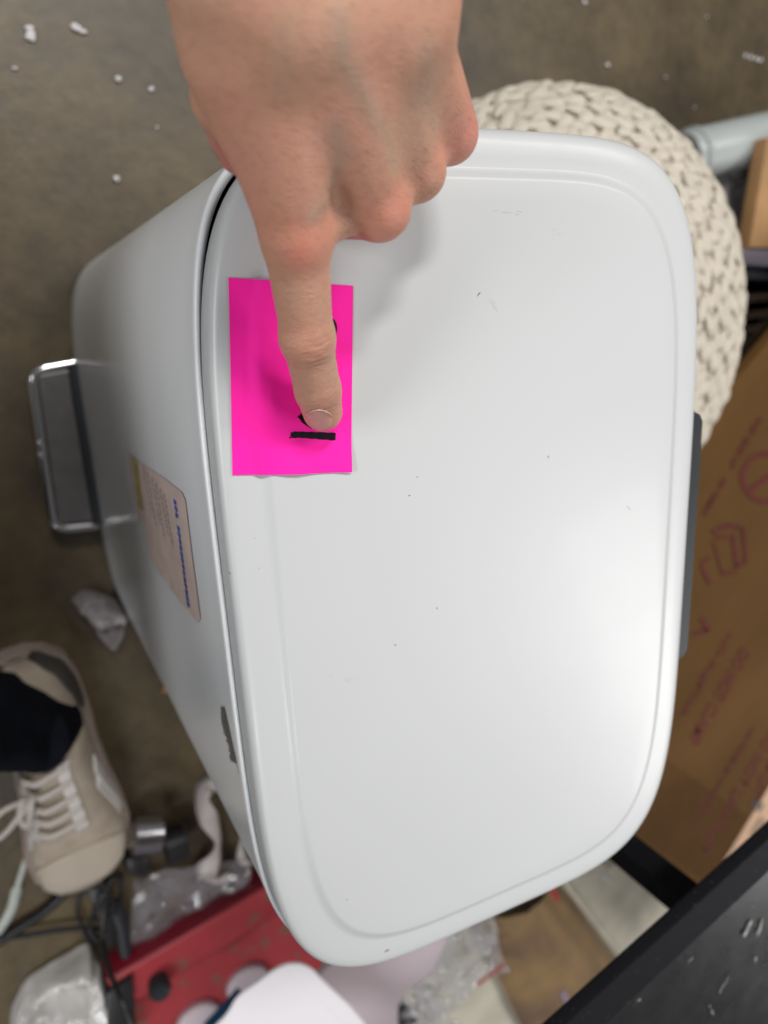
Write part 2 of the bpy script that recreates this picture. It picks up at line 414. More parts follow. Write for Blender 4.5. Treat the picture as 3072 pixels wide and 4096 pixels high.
P0, P1 = Vector(wall_at(706, 2005)), Vector(wall_at(758, 2412))
for i in range(17):
    if i in (3,): continue
    c = P0.lerp(P1, i / 16)
    for _ in range(3):
        a = random.uniform(-0.0026, 0.0026); b = random.uniform(-0.0026, 0.0026)
        segs.append((c.x + random.uniform(-0.001, 0.001), c.y + a, c.x - random.uniform(0.0006, 0.0022), c.y + b))
    segs.append((c.x, c.y - 0.003, c.x - 0.0004, c.y + 0.003))
subpart(strokes(segs, M['blueink'], 'handwriting', 0.0020, 0.0009), lab)
segs = []
for r in range(6):
    A0, A1 = Vector(wall_at(663 - r * 17, 1975 - r * 22)), Vector(wall_at(697 - r * 17, 2190 - r * 22 - 25 * (r % 2)))
    t = 0.0
    while t < 1:
        l = random.uniform(0.05, 0.12); p, q = A0.lerp(A1, t), A0.lerp(A1, min(1, t + l)); segs.append((p.x, p.y, q.x, q.y)); t += l + 0.03
subpart(strokes(segs, M['labelprint'], 'fine_print', 0.0022, 0.0008), lab)
# thin line and small script of the maker's mark: too slanted to read, kept as strokes
P0, P1 = Vector(wall_at(899, 2822)), Vector(wall_at(960, 3097))
dn = Vector(wall_at(912, 2950)) - Vector(wall_at(932, 2960))
segs = [(P0.x, P0.y, P0.lerp(P1, 0.5).x, P0.lerp(P1, 0.5).y), (P0.lerp(P1, 0.5).x, P0.lerp(P1, 0.5).y, P1.x, P1.y)]
t = 0.05
while t < 0.86:
    h = random.uniform(0.9, 1.45) * (1 if t > 0.12 else 0.6); p = P0.lerp(P1, t); q = p + dn * h
    segs.append((p.x, p.y, q.x + 0.0006, q.y)); 
    if random.random() < 0.7: segs.append((q.x + 0.0006, q.y, q.x - 0.0010, q.y + 0.0012))
    t += random.uniform(0.022, 0.04)
child(strokes(segs, M['brandprint'], 'maker_mark', 0.0009, 0.0006), can)

# ------------------------------------------------------------------ pink note on the lid
def lid_uv(px, py, h=0.0):                      # lid-plane coordinates seen at a pixel
    r = AX * (px - 1536) + AY * (2048 - py) - AZ * FPX
    o = np.array([0, 0, CAMZ]) - (LC + LZ * h)
    t = -(o @ LZ) / (r @ LZ); p = o + r * t
    return p @ LX - LU, p @ LY - LV
def lid_h(u, v):                                # lid profile height under a point
    lo, hi = 0.0, 0.12
    for _ in range(22):
        d = (lo + hi) / 2
        a, b = LA - d, LB - d
        if (abs(u) / a) ** LN + (abs(v) / b) ** LN < 1: lo = d
        else: hi = d
    return float(np.interp(lo, [p[0] for p in prof[3:]], [p[1] for p in prof[3:]]))
NC = [lid_uv(*p) for p in ((916, 1110), (1405, 1144), (1397, 1884), (932, 1903))]
def note_uv(a, b):
    p = [Vector(q) for q in NC]
    return (p[0] * (1 - a) + p[1] * a) * (1 - b) + (p[3] * (1 - a) + p[2] * a) * b
def note_pt(a, b, lift=0.0):
    q = note_uv(a, b)
    base = max(lid_h(q.x, q.y), lid_h(q.x + 0.004, q.y) - 0.0002, lid_h(q.x - 0.004, q.y) - 0.0002)
    wav = 0.0016 * math.exp(-((a - 0.22) / 0.16) ** 2 - ((b - 0.5) / 0.28) ** 2) + 0.0016 * math.exp(-((a - 0.5) / 0.14) ** 2) * math.exp(-((b - 1.0) / 0.09) ** 2) + 0.0012 * math.exp(-((a - 1.0) / 0.1) ** 2 - ((b - 1.0) / 0.12) ** 2) + 0.0007 * math.exp(-((a - 0.42) / 0.14) ** 2) * math.exp(-((b - 0.0) / 0.10) ** 2) + 0.0008 * (0.5 + 0.5 * math.sin(a * 5 + b * 9)) * a * (1 - a) * 4
    return lidp(q.x, q.y, base + 0.00035 + wav + lift)
v, f = grid(48, 64, lambda a, b: note_pt(a, b))
note = empty('sticky_note', note_pt(0.5, 0.5))
tag(note, 'bright pink sticky note with black marker strokes stuck near the edge of the white lid', 'sticky note')
child(link('paper', v, f, M['pink']), note)
def note_ab(px, py):
    u, v = lid_uv(px, py); p = [Vector(q) for q in NC]
    a = b = 0.5
    for _ in range(12):
        q = note_uv(a, b); e = Vector((u, v)) - q
        da = ((p[1] - p[0]) * (1 - b) + (p[2] - p[3]) * b); db = ((p[3] - p[0]) * (1 - a) + (p[2] - p[1]) * a)
        det = da.x * db.y - da.y * db.x
        a += (e.x * db.y - e.y * db.x) / det; b += (da.x * e.y - da.y * e.x) / det
    return a, b
def marker(name, path, widths):
    P = spline([Vector((x, y, 0)) for x, y in path], 6); v = []; f = []
    n = len(P); W = np.interp(np.linspace(0, len(widths) - 1, n), range(len(widths)), widths)
    for i, p in enumerate(P):
        t = (P[min(i + 1, n - 1)] - P[max(0, i - 1)]).normalized(); nr = Vector((-t.y, t.x, 0))
        j = (random.uniform(-2, 2) if 0 < i < n - 1 else random.uniform(-5, 5))
        for s in (-0.5, 0, 0.5):
            q = p + nr * (W[i] + j) * s; v.append(note_pt(*note_ab(q.x, q.y), 0.00012))
    for i in range(n - 1):
        for k in range(2): f.append((i * 3 + k, i * 3 + k + 1, (i + 1) * 3 + k + 1, (i + 1) * 3 + k))
    return child(link(name, v, f, M['ink']), note)
marker('marker_stroke', [(1156, 1738), (1180, 1736), (1225, 1738), (1280, 1741), (1335, 1744)], [22, 26, 26, 29, 32])
for k in range(4): marker('marker_stroke', [(1150 + 3 * (k % 2), 1744 - k * 3.5 + 6), (1172, 1738 - k * 4 + 6), (1200, 1734 - k * 3 + 6)], [1.5, 3, 4])
marker('marker_stroke', [(1189, 1658), (1215, 1685), (1245, 1705)], [20, 22, 20])
marker('marker_stroke', [(1290, 1270), (1325, 1285), (1334, 1315), (1326, 1350), (1290, 1370)], [14, 14, 12, 10, 8])
marker('marker_stroke', [(1240, 1440), (1300, 1438), (1336, 1434)], [14, 16, 18])

M['chip'] = mat('dark_chip', (0.06, 0.05, 0.045), 0.7)
M['smudge'] = mat('grey_smudge', (0.46, 0.46, 0.455), 0.55)
def lid_mark(name, pts, w, m, jit=0.4):
    P = spline([Vector((x, y, 0)) for x, y in pts], 4); v = []; f = []
    for i, p in enumerate(P):
        t = (P[min(i + 1, len(P) - 1)] - P[max(0, i - 1)]).normalized(); nr = Vector((-t.y, t.x, 0)); e = 0.62 * math.sin(math.pi * (i + 0.4) / (len(P) - 0.2)) * w * random.uniform(1 - jit, 1)
        for k in (-.5, .5):
            u, v_ = lid_uv(p.x + nr.x * e * k, p.y + nr.y * e * k, 0.001); v.append(lidp(u, v_, lid_h(u, v_) + 0.00012))
    for i in range(len(P) - 1): f.append((2 * i, 2 * i + 1, 2 * i + 3, 2 * i + 2))
    child(link(name, v, f, m, smooth=False), can)
for pts, w_ in (([(1905, 1186), (1912, 1174), (1918, 1170)], 7), ([(1628, 1982), (1638, 1979)], 6), ([(1740, 2426), (1746, 2434)], 5), ([(1575, 2574), (1580, 2580)], 6), ([(931, 2306), (934, 2312)], 9), ([(1544, 3822), (1556, 3812), (1564, 3810)], 10), ([(1384, 3594), (1389, 3597)], 6), ([(1040, 2280), (1042, 2276)], 6), ([(1022, 2155), (1026, 2158)], 4), ([(2500, 2020), (2512, 2032), (2520, 2040)], 3), ([(2190, 1820), (2184, 1832)], 4), ([(1660, 1905), (1668, 1908)], 4)): lid_mark('paint_chip', pts, w_, M['chip'])
for i in range(26):
    a, b = random.choice((((1930, 852), (2080, 850)), ((2200, 930), (2330, 944)), ((1960, 1200), (1990, 1260)), ((1300, 2700), (1420, 2720)), ((2230, 2000), (2330, 1960)), ((1700, 2330), (1760, 2500)), ((1065, 1960), (1075, 2300))))
    t = random.random(); x = a[0] + (b[0] - a[0]) * t + random.uniform(-8, 8); y = a[1] + (b[1] - a[1]) * t + random.uniform(-8, 8); l = random.uniform(6, 26); g = random.uniform(-0.5, 0.5) + math.atan2(b[1] - a[1], b[0] - a[0])
    lid_mark('scuff', [(x, y), (x + l * .5 * math.cos(g), y + l * .5 * math.sin(g) + random.uniform(-2, 2)), (x + l * math.cos(g), y + l * math.sin(g))], random.uniform(2, 4), M['smudge'])

# ------------------------------------------------------------------ pointing hand (implicit surface, millimetres)
def surface_nets(F, org, h):
    s = F < 0
    nx, ny, nz = F.shape
    cnt = np.zeros((nx - 1, ny - 1, nz - 1)); acc = np.zeros((nx - 1, ny - 1, nz - 1, 3))
    def corner(dx, dy, dz): return (slice(dx, nx - 1 + dx), slice(dy, ny - 1 + dy), slice(dz, nz - 1 + dz))
    cs = [(a, b, c) for a in (0, 1) for b in (0, 1) for c in (0, 1)]
    act = np.zeros((nx - 1, ny - 1, nz - 1), int)
    for c in cs: act += s[corner(*c)]
    mask = (act > 0) & (act < 8)
    idx = np.argwhere(mask)
    cnt = np.zeros(len(idx)); acc = np.zeros((len(idx), 3))
    vals = {c: F[idx[:, 0] + c[0], idx[:, 1] + c[1], idx[:, 2] + c[2]] for c in cs}
    for a in cs:
        for k in range(3):
            if a[k] == 0:
                b = list(a); b[k] = 1; b = tuple(b)
                va, vb = vals[a], vals[b]; cr = (va < 0) != (vb < 0)
                t = np.where(cr, va / np.where(cr, va - vb, 1), 0)
                p = np.array(a, float)[None, :] + t[:, None] * (np.array(b) - np.array(a))[None, :]
                acc[cr] += p[cr]; cnt[cr] += 1
    V = org + (idx + acc / cnt[:, None]) * h
    ids = -np.ones((nx - 1, ny - 1, nz - 1), int); ids[tuple(idx.T)] = np.arange(len(idx))
    faces = []
    for k in range(3):
        sl0 = [slice(None)] * 3; sl1 = [slice(None)] * 3
        sl0[k] = slice(0, -1); sl1[k] = slice(1, None)
        a, b = s[tuple(sl0)], s[tuple(sl1)]
        for flip in (0, 1):
            e = np.argwhere((a & ~b) if flip == 0 else (~a & b))
            u_, v_ = (k + 1) % 3, (k + 2) % 3
            ok = (e[:, u_] > 0) & (e[:, v_] > 0) & (e[:, u_] < F.shape[u_] - 1) & (e[:, v_] < F.shape[v_] - 1)
            e = e[ok]
            def g(du, dv):
                q = e.copy(); q[:, u_] -= du; q[:, v_] -= dv; return ids[q[:, 0], q[:, 1], q[:, 2]]
            Q = np.c_[g(1, 1), g(0, 1), g(0, 0), g(1, 0)]
            if flip: Q = Q[:, ::-1]
            faces.append(Q)
    return V, np.vstack(faces)
LIDZ = 0.5485
def J(px, py, zl, r):
    p = at(px, py, LIDZ + zl); return (p.x * 1000, p.y * 1000, p.z * 1000, r)
def off(j, dx, dy, dz, r): return (j[0] + dx, j[1] + dy, j[2] + dz, r)
def rcone(P, a, b, flat=None):
    a_ = np.array(a[:3], np.float32); ba = np.array(b[:3], np.float32) - a_
    L = float(ba @ ba); pa = P - a_
    t = np.clip((pa @ ba) / L, 0, 1)
    d = pa - t[..., None] * ba
    return np.sqrt((d * d).sum(-1)) - (a[3] + (b[3] - a[3]) * t)
def smin(a, b, k):
    h = np.clip(0.5 + 0.5 * (b - a) / k, 0, 1)
    return b * (1 - h) + a * h - k * h * (1 - h)
#HAND-BEGIN
iM, iP, iD, iT = J(1183, 950, .046, 10.8), J(1228, 1352, .031, 9.3), J(1271, 1560, .0187, 8.75), J(1290, 1646, .0108, 8.05)
mM = J(1512, 838, .047, 10.0); rM = J(1662, 690, .045, 9.5); pM = J(1795, 545, .040, 9.2)
iW, mW, rW, pW = J(1090, 120, .076, 13), J(1250, 90, .080, 14), J(1420, 80, .079, 13.5), J(1595, 95, .074, 13)
tC, tM, tI, tT = J(930, 60, .066, 13), J(905, 395, .050, 9.8), J(940, 530, .036, 8.2), J(957, 607, .031, 7.2)
foL, foR = J(985, -900, .10, 16), J(1440, -900, .10, 16)
wrL, wrR = J(965, -90, .078, 14.5), J(1590, -90, .076, 14)
webA, webB = J(955, 250, .068, 14.5), J(1128, 800, .048, 9.3)
def hand_field(P):
    palm = rcone(P, iW, iM)
    for a, b in ((mW, mM), (rW, rM), (pW, pM)): palm = smin(palm, rcone(P, a, b), 8.5)
    # webs between the knuckles and body of the palm underneath
    palm = smin(palm, rcone(P, off(iM, 6, 8, -9, 8), off(pM, -4, 8, -8, 7)), 6)
    palm = smin(palm, rcone(P, off(iW, 6, 0, -10, 13), off(mM, 0, 22, -15, 11)), 8)
    palm = smin(palm, rcone(P, off(pW, -4, 0, -10, 12), off(rM, 0, 22, -15, 11)), 8)
    wr = smin(rcone(P, foL, wrL), rcone(P, foR, wrR), 12)
    wr = smin(wr, rcone(P, wrL, wrR), 8)
    palm = smin(palm, wr, 14)
    palm = smin(palm, rcone(P, wrL, iW), 10); palm = smin(palm, rcone(P, wrR, pW), 10)
    th = smin(rcone(P, wrL, tC), rcone(P, tC, tM), 7)
    palm = smin(palm, th, 10)
    palm = smin(palm, rcone(P, webA, webB), 7)
    palm = smin(palm, rcone(P, off(pW, 2, 0, -4, 11.3), off(pM, 0.5, 7, -2, 9.0)), 8)
    palm = smin(palm, rcone(P, off(iM, 5, 3, -2, 8.2), off(mM, -5, 3, -2, 8.4)), 5)
    palm = smin(palm, rcone(P, off(mM, 3, 2, -2, 7.6), off(rM, -3, 2, -2, 7.6)), 4)
    palm = smin(palm, rcone(P, off(rM, 3, 2, -2, 7.2), off(pM, -3, 2, -2, 7.2)), 4)
    palm = smin(palm, rcone(P, off(iM, 6, 14, 0, 8.5), off(mM, -6, 14, 0, 8.5)), 5)
    # knuckle domes
    for j, r in ((iM, 8.3), (mM, 8.6), (rM, 7.6), (pM, 7.2)):
        palm = smin(palm, np.sqrt(((P - np.array([j[0] + .3, j[1] - 0.5, j[2] + 3.2], np.float32)) ** 2).sum(-1)) - r, 4)
    # curled fingers below the fist
    for j, l in ((mM, 38), (rM, 36), (pM, 30)):
        p1 = off(j, -2, 3, -min(l, j[2] - LIDZ * 1000 - 9.5), 8.3); p2 = off(p1, 0, 22, 1, 7.8); p3 = off(p2, 0, -1, 13, 7.2)
        fg = smin(smin(rcone(P, j, p1), rcone(P, p1, p2), 2), rcone(P, p2, p3), 2)
        palm = smin(palm, fg, 2.5)
    thumb = smin(rcone(P, tM, tI), rcone(P, tI, tT), 2.5)
    palm = smin(palm, thumb, 3.0)
    # pointing finger
    fi = smin(rcone(P, iM, iP), rcone(P, iP, iD), 2.5)
    fi = smin(fi, rcone(P, iD, iT), 2.5)
    mid = [(iP[k] * 0.52 + iM[k] * 0.48) for k in range(3)]
    fi = smin(fi, np.sqrt(((P - np.array([iP[0], iP[1], iP[2] + .7], np.float32)) ** 2).sum(-1)) - 8.9, 4)
    palm = smin(palm, fi, 4.5)
    return palm
#HAND-END
hs = 0.8
lo = np.array([40, -70, LIDZ * 1000 - 12]); hi = np.array([215, 185, LIDZ * 1000 + 185])
gx, gy, gz = [np.arange(lo[k], hi[k], hs, dtype=np.float32) for k in range(3)]
# coarse pass keeps only blocks near the skin
F = np.full((len(gx), len(gy), len(gz)), 9.0, np.float32)
B = 12
for i in range(0, len(gx), B):
    for j in range(0, len(gy), B):
        xs, ys_ = gx[i:i + B], gy[j:j + B]
        cz = gz[::B] + B * hs / 2
        c = np.stack(np.meshgrid([xs.mean()], [ys_.mean()], cz, indexing='ij'), -1).astype(np.float32)
        near = hand_field(c)[0, 0]
        for k, d in enumerate(near):
            zs = gz[k * B:(k + 1) * B]
            if abs(d) > 12: F[i:i + B, j:j + B, k * B:(k + 1) * B] = 9.0 if d > 0 else -9.0; continue
            P = np.stack(np.meshgrid(xs, ys_, zs, indexing='ij'), -1)
            F[i:i + B, j:j + B, k * B:(k + 1) * B] = hand_field(P)
V, Q = surface_nets(F, lo, hs)
# light relaxation
def relax(V, Q, it, lam=0.5):
    E = np.vstack([Q[:, [0, 1]], Q[:, [1, 2]], Q[:, [2, 3]], Q[:, [3, 0]]])
    for _ in range(it):
        S = np.zeros_like(V); c = np.zeros(len(V))
        for a, b in ((0, 1), (1, 0)):
            np.add.at(S, E[:, a], V[E[:, b]]); np.add.at(c, E[:, a], 1)
        V = V + lam * (S / c[:, None] - V)
    return V
V = relax(V, Q, 3)
def vnorm(V, Q):
    n = np.cross(V[Q[:, 2]] - V[Q[:, 0]], V[Q[:, 3]] - V[Q[:, 1]]); N = np.zeros_like(V)
    for k in range(4): np.add.at(N, Q[:, k], n)
    return N / (np.linalg.norm(N, axis=1, keepdims=True) + 1e-9)
NRM = vnorm(V, Q)
if (NRM[:, 2] * (V[:, 2] - V[:, 2].mean())).sum() < 0: Q = Q[:, ::-1]; NRM = -NRM
up = np.clip(NRM[:, 2], 0, 1)
def segd(V, a, b):
    a = np.array(a[:3]); b = np.array(b[:3]); ba = b - a
    t = np.clip((V - a) @ ba / (ba @ ba), 0, 1); return np.linalg.norm(V - a - t[:, None] * ba, axis=1), t
# finger axis coordinates for creases
def axis_s(V, a, b):
    a = np.array(a[:3]); b = np.array(b[:3]); d = (b - a) / np.linalg.norm(b - a); return (V - a) @ d, np.linalg.norm(b - a)
disp = np.zeros(len(V)); crease = np.zeros(len(V))
rng = np.random.RandomState(3)
fx = np.array([1.0, 0.0, 0.0])
for (jn, prv, nxt, offs, amp, cur) in ((iP, iM, iD, (-4.6, -2.8, -0.2, 1.6, 4.4, 6.6), 0.50, 0.018), (iD, iP, iT, (-2.6, -1.0, 0.6, 2.4), 0.34, 0.014)):
    s, L = axis_s(V, prv, nxt)
    s0 = (np.array(jn[:3]) - np.array(prv[:3])) @ ((np.array(nxt[:3]) - np.array(prv[:3])) / L)
    near = np.exp(-(np.linalg.norm(V - np.array(jn[:3]), axis=1) / 13.5) ** 6)
    lat = V[:, 0] - jn[0]
    for o_ in offs:
        sgn = 1 if o_ > 0 else -1
        c = s - s0 - o_ + sgn * cur * lat ** 2 * (0.5 + abs(o_) / 6) + 0.35 * np.sin(lat * 0.9 + o_ * 3)
        fade = np.exp(-(lat / (6.2 - 0.35 * abs(o_))) ** 4)
        g = np.exp(-(c / 0.62) ** 2) * near * fade * np.clip(up * 1.6, 0, 1) * (0.55 + 0.45 * rng.rand())
        disp -= amp * g; crease = np.maximum(crease, g)
# extensor tendons and veins on the back of the hand
for a, b, w_, h_ in ((off(iM, 0, 0, 0, 0), iW, 2.6, 0.7), (mM, mW, 2.4, 1.35), (rM, rW, 2.4, 0.95), (pM, pW, 2.2, 0.6)):
    A = np.array(a[:3]); Bq = np.array(b[:3]); t = ((V[:, :2] - A[:2]) @ (Bq - A)[:2]) / ((Bq - A)[:2] @ (Bq - A)[:2])
    lat = np.abs((V[:, 0] - A[0]) * (Bq - A)[1] - (V[:, 1] - A[1]) * (Bq - A)[0]) / np.linalg.norm((Bq - A)[:2])
    disp += 0.42 * h_ * np.exp(-(lat / w_) ** 2) * np.clip(up, 0, 1) * np.clip((t - 0.02) * 8, 0, 1) * np.clip((0.85 - t) * 2.5, 0, 1)
vein = np.zeros(len(V))
def pv(px, py, zl=.07): p = at(px, py, LIDZ + zl); return np.array((p.x * 1000, p.y * 1000, p.z * 1000))
for path, st in (([(1430, 0, .105), (1440, 180, .1), (1480, 380, .085), (1530, 540, .072), (1575, 660, .066)], 1.0), ([(1395, 480, .085), (1380, 640, .07), (1330, 780, .066), (1270, 860, .064)], 0.9), ([(1700, 220, .085), (1680, 330, .078), (1700, 440, .07), (1740, 500, .064)], 0.7), ([(1180, 40, .1), (1150, 160, .095), (1170, 330, .09)], 0.45)):
    Pn = [pv(*q) for q in path]
    for a, b in zip(Pn[:-1], Pn[1:]):
        ba = (b - a)[:2]; t = np.clip(((V[:, :2] - a[:2]) @ ba) / (ba @ ba), 0, 1)
        d = np.linalg.norm(V[:, :2] - a[:2] - t[:, None] * ba, axis=1)
        vein = np.maximum(vein, st * np.exp(-(d / 3.0) ** 2) * np.clip(up * 1.5, 0, 1) * (V[:, 2] > a[2] - 25))
disp += 0.22 * vein
V = V + NRM * disp[:, None]
V = relax(V, Q, 1, 0.35)
me = bpy.data.meshes.new('skin')
me.from_pydata((V / 1000).tolist(), [], Q.tolist()); me.update()
me.polygons.foreach_set('use_smooth', [True] * len(me.polygons))
# skin colour of its own: red knuckles and fingertip, bluish veins, creases
cols = np.tile(np.array([0.50, 0.258, 0.172]), (len(V), 1))
def blend(c, wt): 
    global cols
    cols = cols * (1 - wt[:, None]) + np.array(c)[None, :] * wt[:, None]
lf = np.array([mnoise.noise(Vector(p) * 0.035) for p in V[::1]]) if len(V) < 400000 else np.zeros(len(V))
blend((0.56, 0.265, 0.19), np.clip(lf * 1.3, 0, 0.6)); blend((0.44, 0.27, 0.185), np.clip(-lf * 1.3, 0, 0.6))
def blob(j, r, c, wmax, dz=8):
    d = np.linalg.norm(V - np.array([j[0], j[1], j[2] + dz]), axis=1); blend(c, wmax * np.exp(-(d / r) ** 2))
blob(iM, 11, (0.52, 0.15, 0.10), 0.6); blob(off(iM, -2, -6, 4, 0), 5, (0.58, 0.13, 0.10), 0.35, 4)
blob(mM, 10, (0.57, 0.175, 0.13), 0.55); blob(rM, 10, (0.56, 0.21, 0.15), 0.45); blob(pM, 12, (0.57, 0.20, 0.17), 0.62)
blob(tT, 16, (0.50, 0.15, 0.13), 0.7, 2); blob(tI, 12, (0.52, 0.18, 0.15), 0.5, 2)
blob(iP, 8, (0.50, 0.20, 0.14), 0.35); blob(iT, 9, (0.50, 0.20, 0.15), 0.45, 4); blob(off(iD, 0, -4, 0, 0), 6, (0.40, 0.19, 0.15), 0.4)
blend((0.36, 0.262, 0.19), vein * 0.6)
blend((0.30, 0.13, 0.085), np.clip(crease * 0.75, 0, 0.7))
ca = me.color_attributes.new('skin_colour', 'FLOAT_COLOR', 'POINT')
ca.data.foreach_set('color', np.c_[cols, np.ones(len(V))].ravel())
sk = bpy.data.materials.new('skin'); sk.use_nodes = True; nt = sk.node_tree; b = nt.nodes['Principled BSDF']
at_ = nt.nodes.new('ShaderNodeAttribute'); at_.attribute_name = 'skin_colour'
tc = nt.nodes.new('ShaderNodeTexCoord')
t1 = nt.nodes.new('ShaderNodeTexNoise'); t1.inputs['Scale'].default_value = 300; t1.inputs['Detail'].default_value = 5
mp = nt.nodes.new('ShaderNodeMapping'); mp.inputs['Scale'].default_value = (1, 1.8, 1)
nt.links.new(tc.outputs['Object'], mp.inputs['Vector']); nt.links.new(mp.outputs[0], t1.inputs['Vector'])
mx = nt.nodes.new('ShaderNodeMixRGB'); mx.blend_type = 'MULTIPLY'; mx.inputs['Fac'].default_value = 0.28
rp = nt.nodes.new('ShaderNodeValToRGB'); rp.color_ramp.elements[0].position = 0.28; rp.color_ramp.elements[0].color = (0.68, 0.56, 0.50, 1); rp.color_ramp.elements[1].position = 0.52
nt.links.new(t1.outputs['Fac'], rp.inputs['Fac']); nt.links.new(at_.outputs['Color'], mx.inputs['Color1']); nt.links.new(rp.outputs['Color'], mx.inputs['Color2'])
nt.links.new(mx.outputs['Color'], b.inputs['Base Color'])
vo = nt.nodes.new('ShaderNodeTexVoronoi'); vo.inputs['Scale'].default_value = 900; nt.links.new(mp.outputs[0], vo.inputs['Vector'])
ad = nt.nodes.new('ShaderNodeMath'); ad.operation = 'ADD'; nt.links.new(vo.outputs['Distance'], ad.inputs[0]); nt.links.new(t1.outputs['Fac'], ad.inputs[1])
bp = nt.nodes.new('ShaderNodeBump'); bp.inputs['Strength'].default_value = 0.28; bp.inputs['Distance'].default_value = 0.0005
nt.links.new(ad.outputs[0], bp.inputs['Height']); nt.links.new(bp.outputs['Normal'], b.inputs['Normal'])
b.inputs['Roughness'].default_value = 0.52; b.inputs['Specular IOR Level'].default_value = 0.35
b.inputs['Subsurface Weight'].default_value = 0.16; b.inputs['Subsurface Radius'].default_value = (1.0, 0.35, 0.2); b.inputs['Subsurface Scale'].default_value = 0.004
me.materials.append(sk)
person = empty('person', (0.11, 0.19, 0.70))
tag(person, 'hand with index finger pressed on the pink note, other fingers curled into a fist', 'person')
ho = bpy.data.objects.new('hand', me); COL.objects.link(ho); child(ho, person)
# short fine hairs lying across the back of the hand
cand = np.where((NRM[:, 2] > 0.55) & (V[:, 1] > iM[1] - 2) & (V[:, 1] < 165))[0]
hv = []; hf = []
for i in rng.choice(cand, 300):
    p = Vector(V[i] / 1000); nn_ = Vector(NRM[i]); d = Vector((1.0, rng.uniform(-0.6, 0.1), 0)); d = (d - nn_ * d.dot(nn_)).normalized(); sd = nn_.cross(d); L_ = rng.uniform(0.002, 0.0042); b0 = len(hv)
    for k in range(4):
        t = k / 3; q = p + d * L_ * t + nn_ * (0.0007 * math.sin(t * 2.2)) + Vector((0, -0.0006 * t * t, 0)); w_ = 0.000036 * (1 - 0.7 * t)
        hv += [q + sd * w_, q - sd * w_ + nn_ * 0.00001]
    for k in range(3): hf.append((b0 + 2 * k, b0 + 2 * k + 1, b0 + 2 * k + 3, b0 + 2 * k + 2))
hr_ = link('hair', hv, hf, mat('hand_hair', (0.10, 0.055, 0.03), 0.5)); hr_['kind'] = 'stuff'; child(hr_, person)
# fingernail: a thin plate lying on the fingertip, its outline traced on the skin
from mathutils.bvhtree import BVHTree
bvh = BVHTree.FromPolygons([Vector(p) for p in (V / 1000).tolist()], Q.tolist())
def skin_hit(px, py):
    r = Vector(AX * (px - 1536) + AY * (2048 - py) - AZ * FPX).normalized()
    h, n, i, d = bvh.ray_cast(Vector((0, 0, CAMZ)), r)
    return h, (n if n is None or n.dot(r) < 0 else -n)
M['nail'] = mat('fingernail', (0.56, 0.275, 0.235), 0.42, spec=0.3, var=0.10, scale=260)
M['cuticle'] = mat('dry_cuticle', (0.60, 0.43, 0.35), 0.8, var=0.3, scale=900)
NO = [(1223, 1672), (1230, 1657), (1248, 1646), (1274, 1641), (1300, 1645), (1322, 1658), (1334, 1680), (1331, 1700), (1318, 1715), (1300, 1722), (1278, 1724), (1254, 1718), (1236, 1704), (1226, 1688)]
NS = [(p.x, p.y) for p in spline([Vector((*q, 0)) for q in NO + NO[:1]], 4)][:-1]
cx, cy = 1278, 1684
v = []; f = []; K = 7; n = len(NS)
def lifted(px, py, d, keep=[None, None]):
    h, nn_ = skin_hit(px, py)
    if h is None: h, nn_ = keep
    keep[0], keep[1] = h, nn_
    return h + nn_ * d
hc_, nc_ = skin_hit(cx, cy); v.append(hc_ + nc_ * 0.00028)
for k in range(1, K + 1):
    s_ = k / K
    for px, py in NS: v.append(lifted(cx + (px - cx) * s_, cy + (py - cy) * s_, 0.00026 if k < K - 1 else (0.00012 if k == K - 1 else -0.0005)))
for i in range(n):
    f.append((0, 1 + i, 1 + (i + 1) % n))
    for k in range(K - 1): f.append((1 + k * n + i, 1 + (k + 1) * n + i, 1 + (k + 1) * n + (i + 1) % n, 1 + k * n + (i + 1) % n))
nb = MB(); nb.add(v, f); nb.build('fingernail', M['nail'], person)
mb = MB()
arc = [(1228, 1662), (1240, 1649), (1258, 1641), (1276, 1638), (1296, 1641), (1316, 1651), (1327, 1664)]
P = [lifted(p.x, p.y, 0.0003) for p in spline([Vector((*q, 0)) for q in arc], 5)]
mb.tube(P, [0.00012 + 0.00026 * abs(mnoise.noise(Vector((i * 0.7, 0, 0)))) + 0.00012 * math.sin(math.pi * i / len(P)) for i in range(len(P))], 6)
mb.build('cuticle', M['cuticle'], person)
mb = MB(); mb.tube([(0.078, 0.165, 0.655), (0.085, 0.22, 0.68), (0.11, 0.40, 0.78), (0.16, 0.55, 0.92)], [0.036, 0.042, 0.052, 0.06], 28); mb.build('sleeve', M['navy'], person)
#AFTER-HAND

